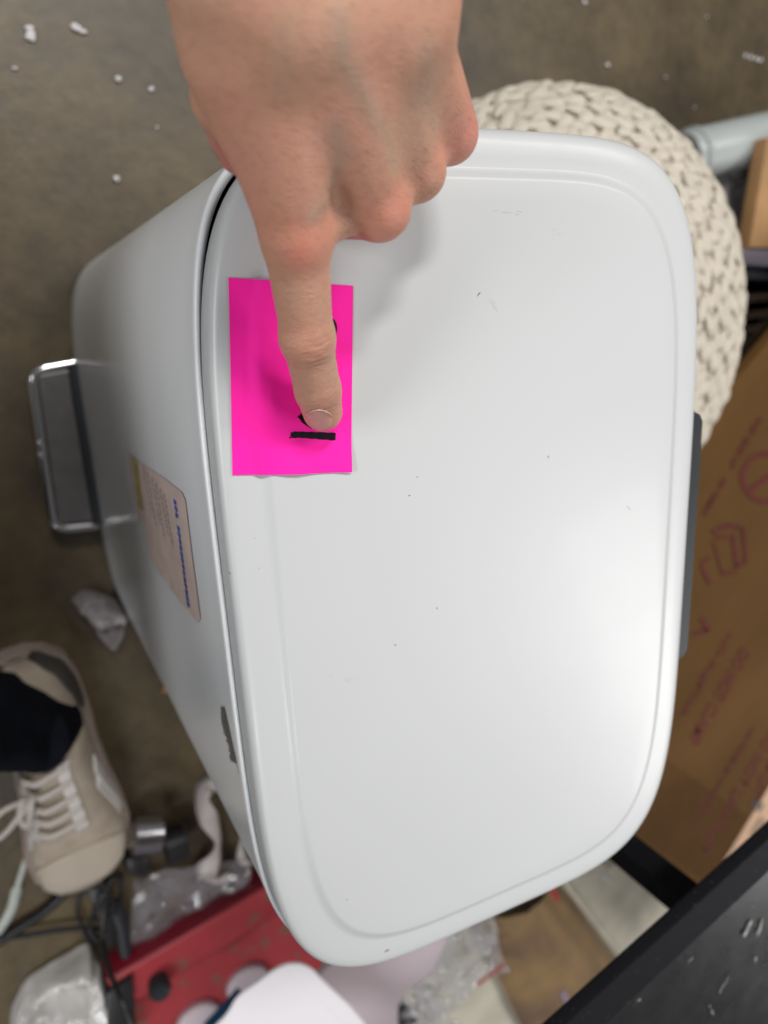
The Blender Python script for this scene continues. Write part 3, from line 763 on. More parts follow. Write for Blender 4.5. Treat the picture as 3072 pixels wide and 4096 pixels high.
# ------------------------------------------------------------------ knitted pouf
pf = empty('knitted_pouf', (0.572, -0.031, 0))
tag(pf, 'round cream chunky-knit pouf on the concrete floor behind the trash can', 'pouf')
PC = Vector((0.572, -0.031, 0.156)); PR, PH = 0.246, 0.148
def pouf(lat, lon, r=0.0):
    c, s = math.cos(lat), math.sin(lat)
    cc = math.copysign(abs(c) ** 0.85, c); ss = math.copysign(abs(s) ** 0.9, s)
    k = 1 + 0.012 * math.sin(lon * 3 + 1) + 0.01 * math.sin(lat * 4)
    return PC + Vector(((PR * k + r) * cc * math.cos(lon), (PR * k + r) * cc * math.sin(lon), (PH + r) * ss))
v, f = grid(72, 36, lambda a, b: pouf(-math.pi / 2 + math.pi * b, 2 * math.pi * a, -0.0008))
child(link('cover', v, f, M['wool']), pf)
vs = []; fs = []
def lobe(c, d, n, L, W, H, tw=0.0):     # a fat leaf-shaped stitch along d with normal n
    s = n.cross(d).normalized(); b = len(vs); R, S = 6, 8
    for i in range(R + 1):
        t = -1 + 2 * i / R; w_ = math.sqrt(max(0.02, 1 - abs(t) ** 2.4)) * (1 - 0.25 * t)
        for k in range(S):
            g = 2 * math.pi * k / S
            vs.append(c + d * (t * L) + s * (math.cos(g) * W * w_ + 0.12 * L * (1 - t * t)) + n * (math.sin(g) * H * w_ + H * 0.35 * (1 - t * t)))
    for i in range(R):
        for k in range(S): l = (k + 1) % S; fs.append((b + i * S + k, b + i * S + l, b + (i + 1) * S + l, b + (i + 1) * S + k))
rows = 26
for r in range(rows):
    lat = -0.95 + (1.53 + 0.95) * r / (rows - 1)
    circ = 2 * math.pi * PR * abs(math.cos(lat)) ** 0.85
    n = max(4, int(circ / 0.0260))
    for i in range(n):
        lon = 2 * math.pi * (i + 0.5 * (r % 2) + 0.18 * random.uniform(-1, 1)) / n
        p = pouf(lat, lon); e = (pouf(lat, lon + 0.01) - p).normalized(); u = (pouf(lat + 0.01, lon) - p).normalized(); nn_ = e.cross(u).normalized()
        if nn_.dot(p - PC) < 0: nn_ = -nn_
        for sg in (-1, 1):
            if random.random() < 0.03: continue
            d = (e * (0.80 + random.uniform(-.08, .08)) + u * (0.42 * sg + random.uniform(-.12, .12))).normalized()
            d = (d + nn_ * random.uniform(-0.16, 0.16)).normalized()
            lobe(p + u * (sg * 0.0052) + e * random.uniform(-.002, .002) + nn_ * random.uniform(-0.0015, 0.0015), d, nn_, 0.0152 * random.uniform(0.8, 1.2), 0.0072 * random.uniform(0.85, 1.15), 0.0038)
o = link('stitches', vs, fs, M['wool']); o['kind'] = 'stuff'; child(o, pf)

# ------------------------------------------------------------------ generic builders
def ccw(q):
    q = [(p[0], p[1]) for p in q]; ar = sum(q[i][0] * q[(i + 1) % len(q)][1] - q[(i + 1) % len(q)][0] * q[i][1] for i in range(len(q)))
    return q if ar > 0 else q[::-1]

def smooth_px(pts, z, n=6):
    if not isinstance(z, (list, tuple)): z = [z] * len(pts)
    return spline([atd(x, y, zz) for (x, y), zz in zip(pts, z)], n)
def quad_sheet(name, q, zs, m, amp=0.002, fr=20, nx=40, ny=40, thick=0.0, sharp=False, parent=None, curl=None):
    P = [atd(x, y, z) for (x, y), z in zip(q, zs)]
    def fn(a, b):
        p = (P[0] * (1 - a) + P[1] * a) * (1 - b) + (P[3] * (1 - a) + P[2] * a) * b
        nz = mnoise.fractal(p * fr, 1.0, 2.0, 4)
        if sharp: nz = (abs(nz) * 1.6 - 0.4) + 0.5 * abs(mnoise.noise(p * fr * 2.3))
        p = p + Vector((0, 0, amp * nz + amp))
        if curl: p = p + Vector((0, 0, curl(a, b)))
        if amp > 0:
            e = Vector((mnoise.noise(p * 14), mnoise.noise(p * 14 + Vector((9, 3, 1))), 0)) * amp * 1.6; p = p + e
        return p
    v, f = grid(nx, ny, fn)
    o = link(name, v, f, m)
    if thick:
        md = o.modifiers.new('thick', 'SOLIDIFY'); md.thickness = thick; md.offset = -1
    if parent: child(o, parent)
    return o
def crumple(name, pts, z, m, h=0.03, fr=26, n=60, sharp=True, parent=None, fall=0.25):
    """a crumpled lump over an outline: a fan grid from the centre"""
    P = [atd(x, y, z) for x, y in pts]; P = spline(P + P[:1], 6)[:-1]; c = sum(P, Vector()) / len(P)
    v = []; f = []; K = 26; N_ = len(P)
    for k in range(K + 1):
        s = k / K
        for p in P:
            q = c.lerp(p, s); e = min(1, (1 - s) / fall)
            nz = abs(mnoise.noise(q * fr)) + 0.5 * abs(mnoise.noise(q * fr * 2.1 + Vector((4, 4, 4)))) + 0.25 * abs(mnoise.noise(q * fr * 4.5))
            if not sharp: nz = 0.6 + 0.5 * mnoise.noise(q * fr)
            zz = h * e ** 0.6 * (0.25 + 1.2 * nz)
            j = Vector((mnoise.noise(q * 30), mnoise.noise(q * 30 + Vector((5, 0, 0))), 0)) * 0.006 * s
            v.append(q + j + Vector((0, 0, zz)))
    for k in range(K):
        for i in range(N_): j = (i + 1) % N_; f.append((k * N_ + i, k * N_ + j, (k + 1) * N_ + j, (k + 1) * N_ + i))
    o = link(name, v, f, m)
    if parent: child(o, parent)
    return o
def cable(name, pts, z, r, m, n=8, parent=None, flat=1.0):
    mb = MB(); mb.tube(smooth_px(pts, z, n), r, 10, flat); return mb.build(name, m, parent)

# ------------------------------------------------------------------ foam crumbs and litter on the floor
crumbs = [([(63, 60), (66, 72), (60, 80), (70, 82)], 0.0042, 'largest white foam crumb cluster, near the top left corner of the floor'),
          ([(162, 58), (170, 62)], 0.0045, 'oblong white foam crumb to the right of the largest cluster'),
          ([(179, 68)], 0.0038, 'small foam crumb touching the oblong one'),
          ([(256, 170)], 0.0040, 'round white foam crumb on the floor left of the wrist'),
          ([(32, 147)], 0.0026, 'tiny foam crumb nearest the left edge of the floor'),
          ([(328, 190), (326, 193)], 0.0032, 'yellowish foam crumb beside the thumb side of the hand'),
          ([(339, 275)], 0.0028, 'faint foam crumb below the yellowish one beside the hand'),
          ([(252, 386)], 0.0042, 'lone foam crumb on the dark floor above the trash can'),
          ([(1265, 5), (1262, 3)], 0.0028, 'foam crumb at the top edge of the floor right of the hand'),
          ([(1313, 140)], 0.0038, 'round foam crumb on the floor above the knitted pouf'),
          ([(1438, 166)], 0.0022, 'tiny foam crumb on the floor right of the round one above the pouf'),
          ([(1527, 36)], 0.0022, 'tiny foam crumb near the top right corner of the floor'),
          ([(1610, 120), (1622, 124), (1634, 127), (1643, 130)], 0.0044, 'long flat white foam scrap at the right edge of the floor'),
          ([(60, 2120)], 0.0025, 'tiny pale crumb on the floor beside the milky plastic bag'),
          ([(1500, 232)], 0.0022, 'tiny foam crumb on the floor above the grey pipe')]
for pts, r, lab_ in crumbs:
    mb = MB()
    for (x, y) in pts:
        c = atd(x, y, r * 0.6); bm = bmesh.new(); bmesh.ops.create_icosphere(bm, subdivisions=2, radius=r * 0.72)
        sc = Vector((random.uniform(.8, 1.4), random.uniform(.7, 1.1), 0.65))
        vv = [c + Vector((q.co.x * sc.x, q.co.y * sc.y, q.co.z * sc.z)) * (1 + 0.35 * mnoise.noise(q.co * 400 + c * 90)) for q in bm.verts]
        mb.add(vv, [tuple(q.index for q in p.verts) for p in bm.faces]); bm.free()
    tag(mb.build('foam_crumb', M['foam']), lab_, 'foam crumb', 'foam crumbs scattered on the concrete floor')
tag(cable('straw_fibre', [(352, 1490), (380, 1489)], 0.004, 0.0035, M['orange'], flat=0.4), 'small orange chip on the floor beside the lower edge of the trash can', 'chip')
tag(crumple('crumpled_wrap', [(150, 1300), (180, 1282), (225, 1285), (262, 1310), (270, 1345), (255, 1385), (232, 1390), (205, 1370), (188, 1330)], 0.001, film('wrap_film', (0.42, 0.38, 0.38), 0.75), 0.028, 34), 'crumpled clear plastic wrap on the dark floor beside the shoe heel', 'plastic wrap')
def ribbon(name, pts, zs, w, m, n=8):
    P = smooth_px(pts, zs, n); W = np.interp(np.linspace(0, len(w) - 1, len(P)), range(len(w)), w); v = []; f = []
    for i, p in enumerate(P):
        t = (P[min(i + 1, len(P) - 1)] - P[max(i - 1, 0)]).normalized(); a = 0.9 * math.sin(i * 0.16)
        s = t.cross(Vector((0, 0, 1))).normalized(); s = s * math.cos(a) + Vector((0, 0, 1)) * math.sin(a)
        for k in (-1, -0.4, 0.3, 1): v.append(p + s * W[i] * k + Vector((0, 0, 0.002 * (1 - k * k))))
    for i in range(len(P) - 1):
        for k in range(3): f.append((i * 4 + k, i * 4 + k + 1, (i + 1) * 4 + k + 1, (i + 1) * 4 + k))
    o = link(name, v, f, m); md = o.modifiers.new('thick', 'SOLIDIFY'); md.thickness = 0.0012
    return o
tag(ribbon('tape_ribbon', [(560, 1765), (515, 1735), (475, 1702), (446, 1700), (436, 1728), (452, 1770), (472, 1812), (462, 1850), (444, 1888), (462, 1905), (495, 1895)], [.02, .035, .045, .05, .045, .035, .025, .02, .02, .025, .02], [.006, .009, .011, .011, .010, .012, .008, .012, .016, .012, .006], M['whiteribbon']), 'twisted pale plastic ribbon rising from the floor beside the red tray', 'ribbon')
tag(ribbon('tape_loop', [(545, 1770), (528, 1795), (520, 1840), (535, 1868), (560, 1850)], [.03, .03, .02, .02, .03], [.005, .006, .007, .006, .005], M['whiteribbon']), 'small loop of pale plastic tape between the ribbon and the trash can', 'tape')
tag(quad_sheet('plastic_film', [(285, 1895), (520, 1840), (560, 1960), (270, 2070)], [.004, .01, .01, .004], M['bagdark'], 0.008, 22, sharp=True), 'grey see-through plastic film on the floor behind the red tray', 'plastic film')

# ------------------------------------------------------------------ cables, adapter and battery by the shoe
tag(cable('power_cable', [(-40, 2060), (30, 2010), (95, 1968), (150, 1915), (175, 1880)], .006, 0.0062, M['cord']), 'thick black cable running from the left edge to the shoe tip', 'cable')
tag(cable('thin_cable', [(-30, 2024), (40, 2022), (150, 2006), (250, 2004), (310, 1990), (342, 1955), (336, 1905), (305, 1875), (270, 1862)], .009, 0.0031, M['cord']), 'thin black cable crossing the thick one and looping past the adapter', 'cable')
tag(cable('lead', [(236, 1900), (226, 1960), (222, 2030), (238, 2100), (262, 2160), (300, 2240)], [.03, .04, .05, .10, .14, .16], 0.0030, M['cord']), 'thin black lead hanging over the corner of the red tray', 'cable')
tag(cable('loop_cable', [(205, 1905), (172, 1935), (166, 1965), (180, 2010), (205, 2050), (240, 2090)], .010, 0.0024, M['cord']), 'thinnest black cable making a small loop left of the adapter', 'cable')
tag(cable('tangled_cable', [(200, 1885), (232, 1925), (250, 1968), (238, 2012), (210, 2030), (196, 2000), (212, 1950), (240, 1905), (262, 1885)], [.03, .03, .025, .02, .02, .02, .03, .03, .02], 0.0034, M['cord']), 'black cable coiled tightly on top of the power adapter', 'cable')
tag(cable('grey_cable', [(262, 1895), (262, 1950), (276, 2010), (268, 2062), (244, 2085)], .015, 0.0028, M['hinge']), 'dark grey cable right of the adapter reaching the red tray', 'cable')
ad_ = empty('power_adapter', atd(225, 1980, 0)); tag(ad_, 'black power adapter on the floor between the shoe tip and the red tray', 'adapter')
mb = MB(); q = [atd(188, 1915, .02), atd(238, 1900, .02), atd(262, 2010, .02), atd(238, 2046, .02), atd(214, 1990, .02)]
mb.prism([(p.x, p.y) for p in q][::-1], 0.0, 0.026, 0.004); mb.build('case', M['cord'], ad_)
mb = MB(); mb.tube([atd(244, 1950, .02), atd(262, 2000, .02), atd(272, 2060, .02)], 0.008, 12); mb.build('plug_block', M['blackplastic'], ad_)
jar = empty('metal_canister', atd(318, 1815, 0)); tag(jar, 'short silver canister lying on its side right of the shoe tip', 'canister')
a_, b_ = atd(283, 1806, .028), atd(348, 1800, .028)
mb = MB(); mb.tube([a_, a_.lerp(b_, .06), a_.lerp(b_, .94), b_], [0.020, 0.023, 0.023, 0.020], 24); mb.build('canister_body', M['silver'], jar)
mb = MB(); mb.tube([a_ - (b_ - a_) * .10, a_ - (b_ - a_) * .02], [0.015, 0.018], 20); mb.build('clip_ring', M['chrome'], jar)
mb = MB(); c_ = atd(378, 1822, .025); mb.tube([c_ - Vector((.014, 0, 0)), c_ - Vector((.012, 0, 0)), c_ + Vector((.012, 0, 0)), c_ + Vector((.014, 0, 0))], [0.018, 0.022, 0.022, 0.018], 20)
tag(mb.build('bottle_cap', M['cord']), 'black round cap lying right of the silver canister', 'cap')
mb = MB(); q = [atd(268, 1845, .02), atd(318, 1838, .02), atd(322, 1868, .02), atd(298, 1888, .02), atd(272, 1878, .02)]
mb.prism([(p.x, p.y) for p in q][::-1], 0.0, 0.03, 0.006); tag(mb.build('plug', M['cord']), 'black plug on the floor just below the silver canister', 'plug')
tag(cable('drawstring', [(60, 1815), (62, 1835), (52, 1870), (38, 1915), (28, 1955), (14, 1985), (-10, 2020)], .006, [0.0035] * 25 + [0.0058] * 24, M['whitecord'], flat=0.7), 'pale flat cord hanging from the shoe lace to the left edge', 'cord')

# ------------------------------------------------------------------ person in white sneakers
def shoe_profile(s):                    # half widths left and right of the centre line, along 0 heel .. 1 toe
    xs = [0, .02, .07, .15, .28, .42, .55, .68, .80, .90, .96, 1.0]
    return float(np.interp(s, xs, [0.006, .024, .040, .045, .044, .041, .043, .050, .054, .048, .033, 0.009]))
def make_shoe(parent, heel, toe, side=1, full=True):
    L = (toe - heel).length; d = (toe - heel).normalized(); l = Vector((-d.y, d.x, 0)) * side
    def P(s, t, z): 
        c = 0.010 * math.sin(math.pi * s) - 0.006 * s
        return heel + d * (L * s) + l * (t + c) + Vector((0, 0, z))
    sh = empty('sneaker', heel.copy()); child(sh, parent)
    NS_, NR = 60, 28
    def outline(g, k=1.0):
        n = 80; pts = []
        for i in range(n):
            t = math.pi * i / (n - 1); s = 0.5 - 0.5 * math.cos(t); pts.append(P(s, (shoe_profile(s) + g), 0))
        for i in range(1, n - 1):
            t = math.pi * (1 - i / (n - 1)); s = 0.5 - 0.5 * math.cos(t); pts.append(P(s, -(shoe_profile(s) + g), 0))
        return pts
    o1 = outline(0.004); v = []; f = []
    prof_ = [(0.0, 0.0), (0.006, -0.002 + 0.002), (0.022, 0.001), (0.030, 0.0), (0.034, -0.004), (0.034, -0.02)]
    n = len(o1); cen = sum(o1, Vector()) / n
    for z, g in prof_:
        oo = outline(0.004 + g)
        for q, p in enumerate(oo):
            s = (p - heel).dot(d) / L
            v.append(p + Vector((0, 0, z * (1.0 if s < .55 else 1.0 - 0.25 * (s - .55)) + (0.010 * max(0, s - 0.8) ** 1 * (1 if z < .01 else 0.6)) + 0.006 * max(0, 0.3 - s))))
    for k in range(len(prof_) - 1):
        for i in range(n): j = (i + 1) % n; f.append((k * n + i, k * n + j, (k + 1) * n + j, (k + 1) * n + i))
    mb = MB(); mb.add(v, f); subo = mb.build('sole', M['sole']); child_keep(subo, sh)
    # upper: rings across the shoe
    def zt(s): return float(np.interp(s, [0, .03, .12, .26, .36, .5, .65, .8, .92, .98, 1], [.030, .062, .082, .076, .094, .088, .074, .062, .056, .044, .030]))
    v = []; f = []
    for i in range(NS_ + 1):
        s = 0.006 + 0.985 * i / NS_; w_ = shoe_profile(s) * 1.0 - 0.002; zz = zt(s)
        for k in range(NR + 1):
            g = math.pi * k / NR; c, sn = math.cos(g), math.sin(g)
            ex = 0.62 if s < .35 else 0.8
            x = w_ * math.copysign(abs(c) ** ex, c); z = 0.028 + (zz - 0.028) * abs(sn) ** 0.75
            v.append(P(s, x, z))
    for i in range(NS_):
        for k in range(NR):
            s = 0.006 + 0.985 * (i + .5) / NS_
            f.append((i * (NR + 1) + k, i * (NR + 1) + k + 1, (i + 1) * (NR + 1) + k + 1, (i + 1) * (NR + 1) + k))
    up_ = MB(); up_.add(v, f); ob = up_.build('upper', M['knit']); md = ob.modifiers.new('thick', 'SOLIDIFY'); md.thickness = 0.003; md.offset = -1; child_keep(ob, sh)
    def U(s, g, lift=0.002):            # point on the upper
        w_ = shoe_profile(s) - 0.002 + lift; zz = zt(s) + lift; c, sn = math.cos(g), math.sin(g); ex = 0.62 if s < .35 else 0.8
        return P(s, w_ * math.copysign(abs(c) ** ex, c), 0.028 + (zz - 0.028) * abs(sn) ** 0.75)
    def patch(name, fn, m, nx=16, ny=12):
        v, f = grid(nx, ny, fn); o = MB(); o.add(v, f); ob = o.build(name, m); md = ob.modifiers.new('thick', 'SOLIDIFY'); md.thickness = 0.002; child_keep(ob, sh)
    pi = math.pi
    for sg in (0, 1):                   # heel counter on both sides, toe cap, stripe pair
        G = (lambda g: g) if sg == 0 else (lambda g: pi - g)
        patch('heel_counter', lambda a, b: U(0.01 + 0.22 * a + 0.15 * b * (1 - a) * 0, G(0.02 + (0.92 - 0.45 * a) * b)), M['heel'])
        patch('side_stripe', lambda a, b: U(0.40 + 0.26 * a + 0.05 * b, G(0.55 - 0.50 * a + 0.20 * b)), M['stripe'])
        patch('side_stripe', lambda a, b: U(0.47 + 0.20 * a + 0.05 * b, G(0.62 - 0.42 * a + 0.16 * b)), M['stripe'])
        patch('eyelet_stay', lambda a, b: U(0.34 + 0.32 * a, (0.95 + 0.22 * b + 0.4) if sg == 0 else (pi - 0.95 - 0.22 * b + 0.4)), M['stripe'])
    patch('toe_cap', lambda a, b: U(0.80 + 0.15 * a - 0.05 * math.cos((b - .5) * pi) * (1 - a), 0.45 + (pi - 0.9) * b), M['toe'], 12, 20)
    for i in range(5):
        s = 0.37 + 0.062 * i; mb = MB()
        mb.tube([U(s - 0.012, 1.4, .003), U(s, 1.75, .006), U(s + 0.008, pi / 2 + .4, .007), U(s, pi - .95, .006), U(s - 0.012, pi - .6, .003)], 0.0034, 8, 0.5); child_keep(mb.build('lace', M['lace']), sh)
    for k, sg in enumerate((1, -1)):
        c = U(0.42, pi / 2 + (0.5 if l.x > 0 else -0.5), .010); sg = (1 if l.x < 0 else -1) * (1.0 if k else 0.35); q = [c, c + l * (0.028 * sg) - d * 0.004 + Vector((0, 0, .010)), c + l * (0.050 * sg) + d * 0.022 + Vector((0, 0, -.004)), c + l * (0.040 * sg) + d * 0.034 + Vector((0, 0, -.008)), c + l * (0.016 * sg) + d * 0.012 + Vector((0, 0, .004)), c]
        mb = MB(); mb.tube(spline(q, 6), 0.0030, 8, 0.6); child_keep(mb.build('lace_bow', M['lace']), sh)
    return sh, P
def child_keep(o, par):
    o.parent = par
    base = par.location.copy()
    p = par.parent
    tot = par.matrix_parent_inverse.to_translation() + base
    q = p.location if p else Vector()
    o.matrix_parent_inverse = Matrix.Translation(q + tot).inverted()
    return o
walker = empty('person', (-0.07, -0.40, 0))
tag(walker, 'leg in dark navy trousers wearing a worn off-white sneaker, entering at the left edge', 'person')
heel = atd(108, 1398, 0); toe = atd(196, 1925, 0)
heel = Vector((-0.034, -0.324, 0)); toe = Vector((-0.002, -0.626, 0))
sh, PS = make_shoe(walker, heel, toe)
def leg(name, a, b, r0, r1, m, par):
    a, b = Vector(a), Vector(b); v = []; f = []; N_, K = 40, 50; ax_ = (b - a).normalized(); s = ax_.cross(Vector((0, 1, 0))).normalized(); u = s.cross(ax_).normalized()
    for k in range(K + 1):
        t = k / K; r = r0 + (r1 - r0) * t
        for i in range(N_):
            g = 2 * math.pi * i / N_; fold = 0.006 * math.sin(g * 5 + t * 14) * math.exp(-t * 4) + 0.005 * mnoise.noise(Vector((math.cos(g) * 2, math.sin(g) * 2, t * 9)))
            v.append(a.lerp(b, t) + (s * math.cos(g) + u * math.sin(g)) * (r + fold))
    for k in range(K):
        for i in range(N_): j = (i + 1) % N_; f.append((k * N_ + i, k * N_ + j, (k + 1) * N_ + j, (k + 1) * N_ + i))
    mb = MB(); mb.add(v, f); o = mb.build(name, m, par); md = o.modifiers.new('thick', 'SOLIDIFY'); md.thickness = 0.003; return o
leg('trouser_leg', (-0.032, -0.396, 0.052), (-0.36, -0.02, 0.52), 0.045, 0.08, M['navy'], walker)
mb = MB(); mb.tube([(-0.012, -0.400, 0.05), (-0.03, -0.392, 0.09)], [0.034, 0.036], 20); mb.build('sock', M['navy'], walker)
# unseen rest of the walker as one surface, posed to block the lower left lamp
lo2 = np.array([-860., -860., 250.]); g3 = [np.arange(lo2[k], [-60, 320, 1400][k], 14, dtype=np.float32) for k in range(3)]
Pw = np.stack(np.meshgrid(*g3, indexing='ij'), -1)
Fw = smin(rcone(Pw, (-360, -20, 520, 78), (-520, -440, 470, 95)), rcone(Pw, (-460, 100, 520, 78), (-640, -380, 460, 95)), 30)
Fw = smin(Fw, rcone(Pw, (-540, -460, 520, 140), (-430, -600, 980, 160)), 60)
Fw = smin(Fw, rcone(Pw, (-560, -680, 1080, 75), (-380, -440, 1080, 75)), 50)
Fw = smin(Fw, rcone(Pw, (-380, -440, 1060, 60), (-300, -330, 760, 48)), 30); Fw = smin(Fw, rcone(Pw, (-300, -330, 760, 48), (-330, -120, 600, 42)), 20)
Fw = smin(Fw, rcone(Pw, (-440, -590, 1050, 60), (-420, -590, 1180, 60)), 30); Fw = smin(Fw, np.sqrt(((Pw - np.array([-400, -580, 1260], np.float32)) ** 2).sum(-1)) - 98, 25)
Vw, Qw = surface_nets(Fw, lo2, 14.0)
mb = MB(); mb.add((Vw / 1000).tolist(), Qw.tolist()); mb.build('unseen_body', M['navy'], walker)
heel2 = Vector((-0.155, -0.045, 0)); toe2 = Vector((-0.120, -0.345, 0))
leg('trouser_leg', (-0.150, -0.225, 0.05), (-0.46, 0.10, 0.52), 0.050, 0.08, M['navy'], walker)

# ------------------------------------------------------------------ milky bag, red tray, white sheets
tag(crumple('plastic_bag', [(10, 2300), (16, 2212), (43, 2134), (110, 2080), (189, 2038), (205, 2075), (219, 2101), (240, 2220), (240, 2300)], .004, M['bagw'], 0.045, 20, fall=0.12), 'milky white plastic bag lying crumpled in the lower left corner', 'plastic bag')
ztr = 0.040
tray = empty('red_tray', atd(420, 2060, 0)); tag(tray, 'red painted metal tray with outer side coloured dark for shade and black bolt, under the white paper', 'tray')
A_, B_ = atd(219, 2066, 0), atd(600, 1846, 0); A_.z = B_.z = ztr
u_ = (B_ - A_).normalized(); B_ = A_ + u_ * 0.44; n_ = Vector((u_.y, -u_.x, 0))
if n_.dot(atd(500, 2200, ztr) - A_) < 0: n_ = -n_
W_ = 0.27
def T(a, b, z): return A_ + u_ * a + n_ * b + Vector((0, 0, z - ztr))
LL = (B_ - A_).length
def strip(name, pts, m, par, thick=0.0015):
    v = []; f = []
    for a, b, z in pts: pass
def slab(name, a0, a1, b0, b1, z0, z1, m, par, bev=0.001):
    mb = MB(); q = [T(a0, b0, 0), T(a1, b0, 0), T(a1, b1, 0), T(a0, b1, 0)]
    q = [(p.x, p.y) for p in q]
    ar = sum(q[i][0] * q[(i + 1) % 4][1] - q[(i + 1) % 4][0] * q[i][1] for i in range(4))
    if ar < 0: q = q[::-1]
    mb.prism(q, z0, z1, bev); return mb.build(name, m, par)
slab('side_wall', 0.0, LL, 0.0, 0.0035, 0.0, ztr - 0.001, M['redshade'], tray, 0.001)
def pan(a, b):
    q = 0.0036 + (W_ - 0.004) * b; z = float(np.interp(q, [0.0036, 0.006, 0.052, 0.058, 0.080, 0.088, W_], [ztr - 0.002, ztr, ztr - 0.002, ztr - 0.006, 0.010, 0.006, 0.006]))
    return T(0.001 + (LL - 0.004) * a, q, z + 0.001 * mnoise.noise(Vector((a * 5, b * 5, 0))))
v, f = grid(20, 110, pan); mb = MB(); mb.add(v, f); mb.build('pan', M['red'], tray)
P = [atd(x, y, ztr + .006) for x, y in ((229, 2147), (287, 2108), (299, 2290), (236, 2290))]
mb = MB(); mb.prism(ccw(P), ztr - .01, ztr + .008, 0.002); mb.build('corner_block', M['cord'], tray)
c_ = atd(344, 2130, .048)
mb = MB(); mb.tube([c_ - Vector((0, 0, .012)), c_, c_ + Vector((0, 0, .008)), c_ + Vector((0, 0, .012)), c_ + Vector((0, 0, .009)), c_ + Vector((0, 0, .004))], [.012, .0135, .0135, .0115, .006, .0045], 24, up=(1, 0, 0)); mb.build('bolt', M['hinge'], tray)
for (x, y, r), lb in zip(((537, 2130, .030), (430, 2212, .030)), ('pale round lid lying in the red tray nearer the trash can', 'pale round lid lying in the red tray at the bottom edge')):
    c_ = atd(x, y, .014); mb = MB(); mb.tube([c_ - Vector((0, 0, .007)), c_ + Vector((0, 0, .0)), c_ + Vector((0, 0, .002)), c_ + Vector((0, 0, .003))], [r * 1.0, r, r * .94, r * .8], 32, up=(1, 0, 0))
    tag(mb.build('round_lid', M['pinkwhite']), lb, 'lid', 'pale round lids in the red tray')
mb = MB(); q = [atd(445, 2230, .10), atd(520, 2150, .10), atd(530, 2160, .10), atd(480, 2240, .10)]
mb.prism([(p.x, p.y) for p in q][::-1], 0.085, 0.105, 0.002); tag(mb.build('plastic_tag', M['blue']), 'blue plastic edge showing beside the white paper roll', 'plastic piece')
tag(cable('green_cord', [(505, 2190), (490, 2206), (478, 2230)], .118, 0.0022, M['green']), 'short green cord next to the blue plastic piece', 'cord')
def sheet_px(name, pts, z, m, th, bev=0.003):
    P = [atd(x, y, z) for x, y in pts]; P = spline(P + P[:1], 5)[:-1]; q = [(p.x, p.y) for p in P]
    ar = sum(q[i][0] * q[(i + 1) % len(q)][1] - q[(i + 1) % len(q)][0] * q[i][1] for i in range(len(q)))
    if ar < 0: q = q[::-1]
    mb = MB(); mb.prism(q, z - th, z, bev); return mb.build(name, m)
tag(sheet_px('foam_sheet', [(688, 2112), (715, 2085), (760, 2068), (840, 2040), (930, 2015), (972, 2005), (955, 2060), (930, 2105), (880, 2145), (862, 2180), (850, 2300), (700, 2300)], .17, M['pinkwhite'], .012), 'mauve-white foam sheet lying under the white paper sheet', 'foam sheet')
tag(sheet_px('paper_sheet', [(420, 2300), (450, 2240), (490, 2195), (512, 2160), (535, 2140), (560, 2123), (590, 2100), (618, 2086), (648, 2084), (675, 2095), (700, 2120), (740, 2158), (770, 2188), (850, 2290), (850, 2330), (430, 2330)], .235, M['white'], .006), 'bright white rounded sheet at the bottom edge over the red tray', 'sheet')

# ------------------------------------------------------------------ parcel things at the bottom right
tag(quad_sheet('lit_floor_sheet', [(800, 1850), (1450, 1700), (1640, 2330), (780, 2330)], [.004] * 4, M['cream'], 0.004, 9, 70, 70), 'cream wrinkled sheet standing for the brightly lit floor under the brown strip', 'paper')  # pale sheet laid for the brightly lit floor, its light in the colour
br = quad_sheet('brown_plastic_strip', [(1010, 1975), (1190, 1880), (1430, 2190), (1150, 2270)], [.02, .02, .02, .02], M['amber'], 0.0015, 10, 60, 50, curl=lambda a, b: 0.046 * math.sin(math.pi * a) ** 0.7 + 0.0012 * math.sin(a * 30))
br2 = empty('amber_strip', atd(1200, 2050, 0)); child(br, br2); tag(br2, 'long translucent brown strip crossing the cream sheet beside the black rail', 'plastic strip')
mb = MB(); mb.tube([atd(1200, 1882, .058), atd(1310, 2025, .058), atd(1425, 2175, .058)], 0.0026, 8); mb.build('edge_fold', M['cream'], br2)
tag(quad_sheet('zip_bag', [(870, 1985), (1050, 1940), (1085, 2085), (900, 2215)], [.06, .05, .05, .06], M['bag'], 0.010, 20, 70, 70, sharp=True), 'clear crumpled plastic zip bag below the lid edge', 'plastic bag')
tag(quad_sheet('clear_sleeve', [(790, 2180), (900, 2110), (985, 2200), (900, 2300)], [.07] * 4, M['bag'], 0.012, 28, 50, 50, sharp=True), 'clear plastic sleeve holding a black part at the bottom edge', 'plastic bag')
tag(cable('zip_strip', [(1088, 2084), (1060, 2105), (1030, 2128)], .088, 0.0032, M['redzip'], flat=0.5), 'short red zip strip on the clear bag', 'zip strip')
tag(cable('zip_strip', [(1185, 1905), (1196, 1925), (1203, 1945)], .05, 0.0045, M['redzip'], flat=0.5), 'red strip end peeking out below the lid beside the brown strip', 'zip strip')
mb = MB(); q = [atd(825, 2150, .08), atd(880, 2170, .08), atd(905, 2205, .08), atd(860, 2235, .08), atd(812, 2215, .08)]
mb.prism([(p.x, p.y) for p in q][::-1], .06, .082, .004); tag(mb.build('black_part', M['cord']), 'glossy black part inside the clear plastic at the bottom edge', 'black part')
P = [atd(1215, 2145, .062).lerp(atd(1250, 2212, .062), t) for t in [i / 22 for i in range(-2, 26)]]
mb = MB(); mb.tube(P, [0.0062 + 0.0016 * (i % 2) for i in range(len(P))], 10); tag(mb.build('twisted_cord', M['mauve']), 'mauve twisted cord lying on the brown strip by the black rail', 'cord')
